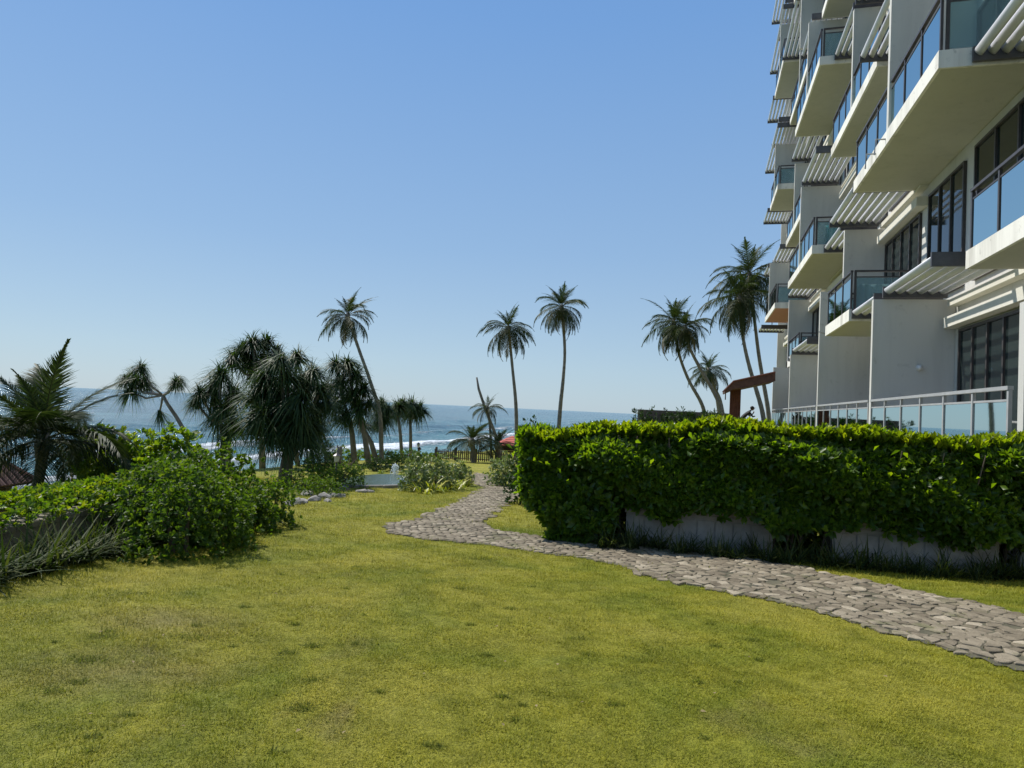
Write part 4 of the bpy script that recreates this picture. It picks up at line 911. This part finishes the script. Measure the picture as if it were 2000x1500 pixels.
screwpine('sparse leaning screw pine with three leaf heads left of the dense ones', 20, [[(381, 890), (365, 850), (345, 815), (328, 790), (318, 772)]],
          [(262, 742, 36), (255, 765, 34), (275, 720, 30), (283, 748, 30), (246, 740, 26), (343, 748, 26), (349, 742, 22), (312, 803, 34, 1)], .055, 2)
screwpine('screw pine with two close stems at the left side of the dense group', 25, [[(437, 890), (436, 860), (432, 830)], [(446, 890), (447, 862), (452, 830)]],
          [(392, 770, 34), (382, 785, 28), (430, 735, 48), (415, 765, 44), (455, 770, 50), (440, 800, 46), (425, 820, 44), (455, 830, 42), (445, 845, 38)], .09, 4)
screwpine('tallest screw pine standing at the back of the dense group', 27, [[(514, 900), (512, 860), (508, 790), (500, 740)]],
          [(470, 685, 40), (495, 670, 38), (520, 672, 38), (485, 705, 46), (515, 705, 46), (455, 705, 36), (505, 730, 44), (540, 690, 36)], .11, 6)
screwpine('broadest screw pine with a drooping dome crown at the front of the group', 18, [[(548, 945), (556, 900), (566, 862), (566, 840)], [(561, 958), (565, 910), (572, 865), (576, 842)]],
          [(545, 705, 44), (580, 700, 46), (612, 728, 42), (520, 738, 50), (560, 738, 54), (596, 750, 50), (625, 765, 42), (500, 775, 52), (540, 780, 58), (582, 782, 58), (618, 800, 46), (508, 812, 56), (545, 820, 60), (585, 822, 60), (612, 835, 46), (530, 848, 54), (565, 855, 54), (600, 858, 46), (498, 835, 44), (515, 765, 50), (636, 790, 34)], .085, 8, .8)
screwpine('tall screw pine just right of the broadest one', 33, [[(694, 895), (688, 850), (682, 815)], [(722, 895), (712, 850), (700, 810)]],
          [(655, 712, 34), (680, 712, 38), (695, 735, 40), (665, 745, 44), (640, 760, 34), (710, 762, 34), (685, 772, 46), (655, 790, 40), (700, 800, 40), (672, 818, 38), (722, 788, 28)], .12, 10)
screwpine('screw pine with a leaning trunk at the foot of the leaning palm', 36, [[(738, 895), (725, 865), (712, 842)]], [(712, 830, 26), (700, 822, 24)], .12, 12)
screwpine('narrow screw pine with a long drooping head right of the palm trunk', 41, [[(747, 893), (744, 860), (742, 825)]], [(745, 790, 30), (742, 808, 32), (750, 820, 30), (740, 828, 26), (757, 800, 24)], .12, 14)
screwpine('slender screw pine left of the last pair on the right', 45, [[(786, 892), (782, 850), (778, 815)]], [(778, 795, 30), (786, 788, 26), (772, 806, 24)], .10, 16)
screwpine('slender screw pine with a round crown furthest right of the group', 47, [[(802, 893), (802, 850), (801, 820)]], [(803, 790, 30), (818, 798, 28), (806, 806, 30), (794, 800, 26), (828, 806, 18)], .10, 18)
screwpine('thin leaning screw pine stem glimpsed under the dense group', 30, [[(641, 890), (632, 870), (618, 845)]], [(618, 835, 26), (625, 825, 24)], .06, 20)
screwpine('single stem screw pine behind the broad dome', 28, [[(583, 902), (577, 870), (575, 840)]], [(575, 815, 34)], .08, 22)

# ---- far right thicket and low walls behind the hedge
rw = tag(MB().box(-3, 3, -.3, .3, 0, .95).build('stone_wall', plain('dark_stone_wall', (.09, .07, .06), .9, (.16, .13, .11), 4, bmp=.8, bscale=8)), 'low dark stone wall seen just above the hedge top', 'wall')
x, y, _ = atY(1335, 812, 46); rw.location = (x, 46, .9)
for i_, (px_, h, w_) in enumerate([(1243, 1.3, .5), (1262, 1.45, .6), (1290, 1.6, .7), (1322, 1.6, .9), (1352, 1.7, .9), (1385, 2.0, 1.0), (1405, 2.1, .9), (1040, .8, .8)]):
    Yb = 44 if px_ > 1200 else 15; x = atY(px_, 812, Yb)[0]
    if px_ < 1200: x = atY(px_, 812, Yb)[0]; zt = atY(px_, 818 if px_ > 1100 else 822, Yb)[2]-.24; bush('garden_shrub', 'dark shrub peeping over the left end of the hedge', [(x, Yb, w_*.6, .5, zt-G(x, Yb), 0)], 200, .09, .045, M_DKSHR, stems=False)
    else: zt = atY(px_, 800-(px_-1240)*.03, Yb)[2]-.62; bush('coastal_shrub', ['leftmost of the seven coastal shrubs on the skyline behind the hedge', 'second coastal shrub from the left on the skyline behind the hedge', 'coastal shrub on the skyline left of the stone wall centre', 'middle coastal shrub of the row on the skyline behind the hedge', 'coastal shrub at the foot of the left palm of the leaning pair', 'coastal shrub in front of the small far palm stems', 'rightmost coastal shrub, right beside the red timber pier'][i_], [(x, Yb, w_, .6, zt-G(x, Yb)+.2, 0)], 90, .28, .06, M_DKSHR, stems=False, group='coastal shrubs on the skyline')

# ================================================================ SMALL BUILDINGS, FENCE, PEOPLE, LAMPS
M_TILE = plain('clay_roof_tile', (.20, .055, .035), .8, (.30, .10, .06), 3); M_TILED = plain('weathered_clay_tile', (.075, .035, .030), .85, (.125, .058, .044), 6)
M_WOOD = plain('dark_timber', (.055, .035, .025), .8, (.09, .06, .04), 5); M_REDW = plain('red_stained_timber', (.10, .030, .022), .75, (.15, .048, .032), 5, bmp=.3)
M_FENCE = plain('weathered_fence_wood', (.10, .065, .045), .9, (.17, .12, .085), 3)
def pyramid_roof(root, hx, hy, ze, za, mat, rows=9, ridge=0.0, tiles=False):
    """hipped roof in courses, each course its own lipped band; optional single tiles on every side"""
    for k in range(rows):
        a, b = k/rows, (k+1)/rows+.015; mb = MB(); xa, ya, xb, yb = hx-(hx-ridge)*a, hy*(1-a), hx-(hx-ridge)*min(b, 1), hy*(1-min(b, 1)); z0, z1 = ze+(za-ze)*a+.03, ze+(za-ze)*min(b, 1)
        V = [(-xa, -ya, z0), (xa, -ya, z0), (xa, ya, z0), (-xa, ya, z0), (-xb, -yb, z1), (xb, -yb, z1), (xb, yb, z1), (-xb, yb, z1), (-xa, -ya, z0-.045), (xa, -ya, z0-.045), (xa, ya, z0-.045), (-xa, ya, z0-.045)]
        mb.add(V, [(0, 1, 5, 4), (1, 2, 6, 5), (2, 3, 7, 6), (3, 0, 4, 7), (8, 9, 1, 0), (9, 10, 2, 1), (10, 11, 3, 2), (11, 8, 0, 3)]+([(4, 5, 6, 7)] if k == rows-1 else [])); mb.build('tile_course', mat, root)
# left pavilion: tile rows modelled one by one on the two faces that show
gx, gy, gz = -11.2, 12.3, -3.0; pv = empty('beach_pavilion', (gx, gy, gz), .0); tag(pv, 'open pavilion with a weathered red tiled roof at the left edge', 'pavilion')
ez = atY(85, 944, 14)[2]-gz; tz = ez+1.6; hx = hy = 1.7
for sx_ in (-1, 1):
    for sy_ in (-1, 1): MB().box(sx_*1.35-.08, sx_*1.35+.08, sy_*1.35-.08, sy_*1.35+.08, 0, ez+.12).build('post', M_WOOD, pv)
for sy_ in (-1, 1): MB().box(-1.27, 1.27, sy_*1.35-.05, sy_*1.35+.05, ez-.08, ez+.04).build('beam', M_WOOD, pv); MB().box(-1.27, 1.27, sy_*1.35-.03, sy_*1.35+.03, .85, .93).build('handrail', M_WOOD, pv)
MB().box(-1.9, 1.9, -1.9, 1.9, -.25, 0).build('floor', M_LWALL, pv)
mb = MB(); mb.add([(-hx, -hy, ez), (hx, -hy, ez), (hx, hy, ez), (-hx, hy, ez), (0, 0, tz)], [(0, 1, 4), (1, 2, 4), (2, 3, 4), (3, 0, 4), (3, 2, 1, 0)]); mb.build('roof', M_WOOD, pv)
tile = MB(); seg_ = []; 
for a in range(5):
    th_ = math.pi*a/4; seg_.append((math.cos(th_)*.085, math.sin(th_)*.045+.01))
tile.add([(x_, 0, z_) for x_, z_ in seg_]+[(x_*.88, .30, z_+.0) for x_, z_ in seg_], [(k, k+1, k+6, k+5) for k in range(4)]+[(0, 1, 2, 3, 4)]); tme = tile.me('roof_tile'); tme.materials.append(M_TILED)
sl_len = math.hypot(hy, tz-ez); pitch = math.atan2(tz-ez, hy); nt_ = 0
for side, rz in ((0, 0), (1, math.pi/2)):       # face towards the camera, face towards the right
    for row in range(int(sl_len/.235)):
        d_ = row*.235; halfw = hx*(1-d_/sl_len)
        ncol = int(halfw*2/.185)
        for c_ in range(ncol):
            xx = -halfw+.10+c_*.185
            if nt_ >= 296: break
            o = bpy.data.objects.new('roof_tile', tme); COL.objects.link(o); o.parent = pv; nt_ += 1
            Mx = Matrix.Rotation(rz, 4, 'Z') @ Matrix.Translation((xx, -hy+d_*math.cos(pitch), ez+d_*math.sin(pitch)+.02)) @ Matrix.Rotation(pitch+.05, 4, 'X'); o.matrix_local = Mx
for a_, b_ in (((-hx, -hy), (0, 0)), ((hx, -hy), (0, 0)), ((hx, hy), (0, 0))):
    MB().tube([(a_[0], a_[1], ez+.05), (0, 0, tz+.06)], [.07, .07], 7).build('ridge_tiles', M_TILED, pv)
# red-roofed gazebo far beyond the fence
P = atY(1000, 880, 62); gz = G(P[0], 62); gb = empty('red_roofed_gazebo', (P[0], 62, gz)); tag(gb, 'small gazebo with a bright red hipped roof beyond the fence', 'gazebo')
za = atY(999, 851, 62)[2]-gz; ze = atY(985, 868, 62)[2]-gz
pyramid_roof(gb, 1.6, 1.6, ze, za, plain('red_roof_tile', (.42, .085, .06), .8, (.52, .13, .09), 2), 5)
for sx_ in (-1, 1):
    for sy_ in (-1, 1): MB().box(sx_*1.2-.08, sx_*1.2+.08, sy_*1.2-.08, sy_*1.2+.08, 0, ze+.1).build('post', M_WOOD, gb)
MB().box(-1.1, 1.1, 1.16, 1.24, .0, .9).build('back_panel', M_WOOD, gb)
# fence of upright slats
fa = np.array(atY(846, 897, 46)[:2]); fb_ = np.array(atY(1012, 897, 46)[:2]); fa[1] = 47; fb_[1] = 44.5
fr = empty('wooden_fence', (fa[0], fa[1], G(*fa))); tag(fr, 'dark wooden picket fence along the far edge of the lawn', 'fence'); Lf_ = np.linalg.norm(fb_-fa); fd = (fb_-fa)/Lf_; fr.rotation_euler = (0, 0, math.atan2(fd[1], fd[0]))
zf = lambda a: G(*(fa+fd*a))-G(*fa)
slm = MB().bev(-.035, .035, -.012, .012, 0, .66, .012).me('slat'); slm.materials.append(M_FENCE); nsl = int(Lf_/.15)
for k in range(nsl): o = bpy.data.objects.new('slat', slm); COL.objects.link(o); o.parent = fr; o.location = (k*.15, 0, zf(k*.15)+.06+.03*math.sin(k*1.7)); 
pm = MB().box(-.06, .06, -.06, .06, -.1, .86).me('post'); pm.materials.append(M_FENCE)
for k in range(int(Lf_/1.5)+1): o = bpy.data.objects.new('post', pm); COL.objects.link(o); o.parent = fr; o.location = (k*1.5+.07, .05, zf(k*1.5))
for z_ in (.18, .56): MB().tube([(a, .03, zf(a)+z_) for a in np.linspace(0, Lf_, 6)], .03, 4).build('rail', M_FENCE, fr)
# entrance canopy beside the hotel: red board pier + dark sloping roof
cn = empty('entrance_canopy', (*st(37.5, 2.2), .35), -A); tag(cn, 'red timber pier carrying a sloping dark red canopy roof against the hotel', 'canopy')
def cl(x, y, Y=None):
    """photo pixel -> canopy-local (t,z) in the plane s=37.5"""
    v = ray(x, y); k = 37.5/(v[0]*dv[0]+v[1]*dv[1]); return (v[0]*k*qv[0]+v[1]*k*qv[1]-2.2, v[2]*k+E-.35)
tl, _ = cl(1425, 790); tr_, _ = cl(1447, 790)
for k in range(6):
    a = tl+(tr_-tl)*k/6; MB().bev(a, a+(tr_-tl)/6-.015, -.05+.02*(k % 2), .05, 0, cl(1436, 758)[1], .005).build('board', M_REDW, cn)
MB().box(tl+.02, tr_-.02, .052, .5, 0, cl(1436, 760)[1]).build('pier', M_REDW, cn)
roofp = [cl(1413, 766), cl(1430, 749), cl(1508, 732), cl(1508, 747), cl(1447, 760), cl(1430, 762), cl(1414, 769)]
for nm, y0, y1, mt in (('roof', -1.6, 1.6, M_TILED),):
    n7 = len(roofp); V = [(t_, y0, z_) for t_, z_ in roofp]+[(t_, y1, z_) for t_, z_ in roofp]; MB().add(V, [tuple(range(n7)), tuple(range(n7, 2*n7))[::-1]]+[(k, k+n7, (k+1) % n7+n7, (k+1) % n7) for k in range(n7)]).build(nm, mt, cn)
a, b = roofp[1], roofp[2]
for k in range(9):
    s_ = -1.62+k*.4; MB().tube([(roofp[0][0], s_, roofp[0][1]+.05), (a[0], s_, a[1]+.04), (b[0], s_, b[1]+.04)], .045, 6).build('roof_rib', M_REDW, cn)
MB().tube([(roofp[6][0]+.03, -1.5, roofp[6][1]), (roofp[6][0]+.03, -1.5, roofp[6][1]-.35)], .03, 6).build('downpipe', M_WOOD, cn)
# lamp posts
M_LAMPG = plain('lamp_glass', (.5, .5, .45), .3)
def lamp(x, y0, y1, Y, label):
    f_ = foot(x, y0, Y); top = atY(x, y1, Y); H = top[2]-f_[2]; r = empty('garden_lamp', f_); tag(r, label, 'lamp'); 
    MB().tube([(0, 0, 0), (0, 0, .1), (0, 0, H-.3)], [.07, .035, .03], 8).build('pole', M_DARK, r, True)
    MB().tube([(0, 0, H-.3), (0, 0, H-.28), (0, 0, H-.10)], [.05, .07, .10], 8).build('lantern', M_LAMPG, r); MB().tube([(0, 0, H-.098), (0, 0, H-.04), (0, 0, H)], [.14, .06, .015], 8).build('cap', M_DARK, r)
lamp(816, 893, 864, 44, 'dark garden lamp post against the surf beside the last screw pine')
lamp(656, 930, 884, 22, 'garden lamp post with a lantern beside the broad screw pine')
lamp(935, 895, 858, 45, 'thin lamp post between the young palms by the fence')
# carved stump + dark low figure
r = tag(MB().tube([(0, 0, 0), (.02, 0, .5), (0, 0, .75), (.05, 0, .95)], [.10, .09, .13, .05], 8).tube([(0, 0, .7), (-.12, 0, .98)], [.05, .03], 6).build('forked_stump', M_BARK, None, True), 'forked pale tree stump standing against the surf beside the dark shrub', 'stump'); f_ = foot(662, 900, 30); r.location = f_

# ---- people (skin-modifier figures)
M_SKIN = plain('skin', (.16, .085, .055), .6); M_BLACK = plain('dark_clothes', (.012, .012, .014), .8); M_HAIR = plain('dark_hair', (.01, .008, .007), .6)
def skinbody(name, J, ED, RR, mat, parent, sub=2):
    me = bpy.data.meshes.new(name); me.from_pydata(J, ED, []); me.update(); o = obj(name, me, mat, parent)
    sk = o.modifiers.new('skin', 'SKIN'); sk.use_smooth_shade = True
    for i_, r_ in enumerate(RR):
        v = me.skin_vertices[0].data[i_]; v.radius = (r_, r_) if not hasattr(r_, '__len__') else r_
    me.skin_vertices[0].data[0].use_root = True
    o.modifiers.new('sub', 'SUBSURF').levels = sub; o.modifiers['sub'].render_levels = sub; return o
x, y = atY(1449, 806, 38)[:2]; pr = empty('person', (x, 38, .65)); tag(pr, 'person in dark clothes leaning forward with a hand at the mouth beside the red pier', 'person')
pr.scale = (.98,)*3
# facing +X in local space, leaning forward, elbows on a rail
J = [(0, 0, .92), (.16, 0, 1.12), (.34, 0, 1.27), (.45, 0, 1.36), (.52, 0, 1.44),      # pelvis spine chest neck head base
     (.36, .17, 1.28), (.52, .19, 1.06), (.70, .10, 1.28), (.36, -.17, 1.28), (.56, -.20, 1.05), (.70, -.14, 1.10),
     (0, .1, .88), (.05, .11, .48), (-.02, .11, .08), (.12, .11, .03), (0, -.1, .88), (-.08, -.11, .46), (-.18, -.11, .08), (-.04, -.11, .03)]
ED = [(0, 1), (1, 2), (2, 3), (3, 4), (2, 5), (5, 6), (6, 7), (2, 8), (8, 9), (9, 10), (0, 11), (11, 12), (12, 13), (13, 14), (0, 15), (15, 16), (16, 17), (17, 18)]
RR = [(.15, .12), (.15, .11), (.18, .12), .06, .05, .075, .045, .03, .075, .045, .03, .10, .065, .045, .04, .10, .065, .045, .04]
skinbody('body', J, ED, RR, M_BLACK, pr)
import bmesh
def ball(name, c_, r_, mat, parent, sc=(1, 1, 1)):
    me = bpy.data.meshes.new(name); bm = bmesh.new(); bmesh.ops.create_icosphere(bm, subdivisions=3, radius=r_)
    for v in bm.verts: v.co = Vector((v.co.x*sc[0]+(.018 if (v.co.x > r_*.8 and abs(v.co.z) < r_*.35) else 0), v.co.y*sc[1], v.co.z*sc[2]))
    bm.to_mesh(me); bm.free(); o = obj(name, me, mat, parent); o.location = c_
    me.polygons.foreach_set('use_smooth', np.ones(len(me.polygons), bool)); return o
ball('head', (.58, 0, 1.52), .10, M_SKIN, pr, (1.05, .82, 1.2)); ball('cap', (.565, 0, 1.555), .103, M_HAIR, pr, (1.06, .88, 1.0)); MB().box(.64, .76, -.06, .06, 1.545, 1.56).build('cap_peak', M_HAIR, pr)
for k in range(4):
    MB().tube([(.70+.0, .075+.018*k, 1.29), (.715, .072+.018*k, 1.34), (.69, .07+.016*k, 1.385-.006*abs(k-1.5))], [.011, .010, .007], 6).build('finger', M_SKIN, pr, True)
MB().tube([(.69, .13, 1.26), (.70, .10, 1.31)], [.03, .038], 8).build('palm', M_SKIN, pr, True); MB().tube([(.68, .07, 1.29), (.655, .055, 1.335)], [.012, .008], 6).build('thumb', M_SKIN, pr, True)
f_ = foot(812, 893, 42)
ps = empty('person', f_); tag(ps, 'small dark figure crouching on the bank beside the lamp post', 'person'); ps.rotation_euler = (0, 0, .5)
J = [(0, 0, .28), (.05, 0, .45), (.12, 0, .62), (.16, 0, .70), (.14, .15, .60), (.25, .17, .42), (.36, .1, .40), (.14, -.15, .60), (.25, -.17, .42), (.36, -.1, .40), (0, .1, .26), (.34, .13, .42), (.22, .12, .06), (.34, .12, .03), (0, -.1, .26), (.34, -.13, .42), (.22, -.12, .06), (.34, -.12, .03)]
ED = [(0, 1), (1, 2), (2, 3), (2, 4), (4, 5), (5, 6), (2, 7), (7, 8), (8, 9), (0, 10), (10, 11), (11, 12), (12, 13), (0, 14), (14, 15), (15, 16), (16, 17)]
skinbody('body', J, ED, [.14, .13, .14, .055, .06, .04, .03, .06, .04, .03, .10, .07, .045, .04, .10, .07, .045, .04], M_BLACK, ps); ball('head', (.2, 0, .82), .095, M_SKIN, ps, (1.05, .85, 1.2)); ball('hair', (.18, 0, .86), .098, M_HAIR, ps, (1.03, .9, .95))
# ---- fallen petals and dry leaves
pet = MB()
lv, lt = leaves(np.zeros((1, 3)), np.array([[1., 0, 0]]), np.array([[0, 0, 1.]]), np.array([.035]), np.array([.025])); pme = mesh('fallen_petal', lv, T=lt); pme.materials.append(plain('petal_white', (.75, .74, .68), .6))
lv, lt = leaves(np.zeros((1, 3)), np.array([[1., 0, 0]]), np.array([[0, 0, 1.]]), np.array([.06]), np.array([.04])); dme = mesh('fallen_leaf', lv, T=lt); dme.materials.append(plain('dry_leaf', (.20, .15, .06), .8))
for (x, y) in [(125, 1112), (1083, 1058)]:
    a = gpx(x, y); o = bpy.data.objects.new('fallen_petal', pme); COL.objects.link(o); o.location = (a[0], a[1], a[2]+.03); o.rotation_euler = (random.uniform(-.4, .4), random.uniform(-.4, .4), random.uniform(0, 6)); tag(o, 'white fallen petal lying on the grass', 'petal', 'fallen petals on the lawn')
for k in range(26):
    x = random.uniform(100, 1900); y = random.uniform(1130, 1460); a = gpx(x, y)
    if inpoly(np.array(a[0]), np.array(a[1]), PATH): continue
    o = bpy.data.objects.new('fallen_leaf', dme); COL.objects.link(o); s_ = random.uniform(.3, .55); o.scale = (s_,)*3; o.location = (a[0], a[1], a[2]+.03); o.rotation_euler = (random.uniform(-.4, .4), random.uniform(-.4, .4), random.uniform(0, 6)); tag(o, 'small dry brown leaf lying on the grass', 'leaf', 'dry leaves on the lawn')

# ---- white terrace chairs behind the glass railing
M_CHAIR = plain('white_plastic', (.66, .66, .64), .45)
def chair(s_, t_, rz, label):
    x, y = st(s_, t_); r = empty('terrace_chair', (x, y, E-.5), -A+rz); tag(r, label, 'chair')
    MB().bev(-.24, .24, -.24, .24, .40, .44, .015).build('seat', M_CHAIR, r)
    for k in range(5):
        a = -.22+k*.092; mb = MB(); mb.add([(a, .22, .46), (a+.074, .22, .46), (a+.074, .36, .92), (a, .36, .92), (a, .245, .45), (a+.074, .245, .45), (a+.074, .385, .91), (a, .385, .91)], [(0, 1, 2, 3), (7, 6, 5, 4), (0, 4, 5, 1), (3, 2, 6, 7), (0, 3, 7, 4), (1, 5, 6, 2)]); mb.build('back_slat', M_CHAIR, r)
    for sx_ in (-1, 1):
        for sy_ in (-1, 1): MB().tube([(sx_*.21, sy_*.21, .40), (sx_*.25, sy_*.26, 0)], [.022, .018], 6).build('leg', M_CHAIR, r)
        MB().bev(sx_*.26-.03, sx_*.26+.03, -.22, .27, .62, .65, .01).build('armrest', M_CHAIR, r)
chair(12.6, 4.35, .6, 'white plastic chair behind the terrace glass, nearer the tall windows'); chair(11.3, 4.5, -.9, 'white plastic chair behind the terrace glass beside the white end post')
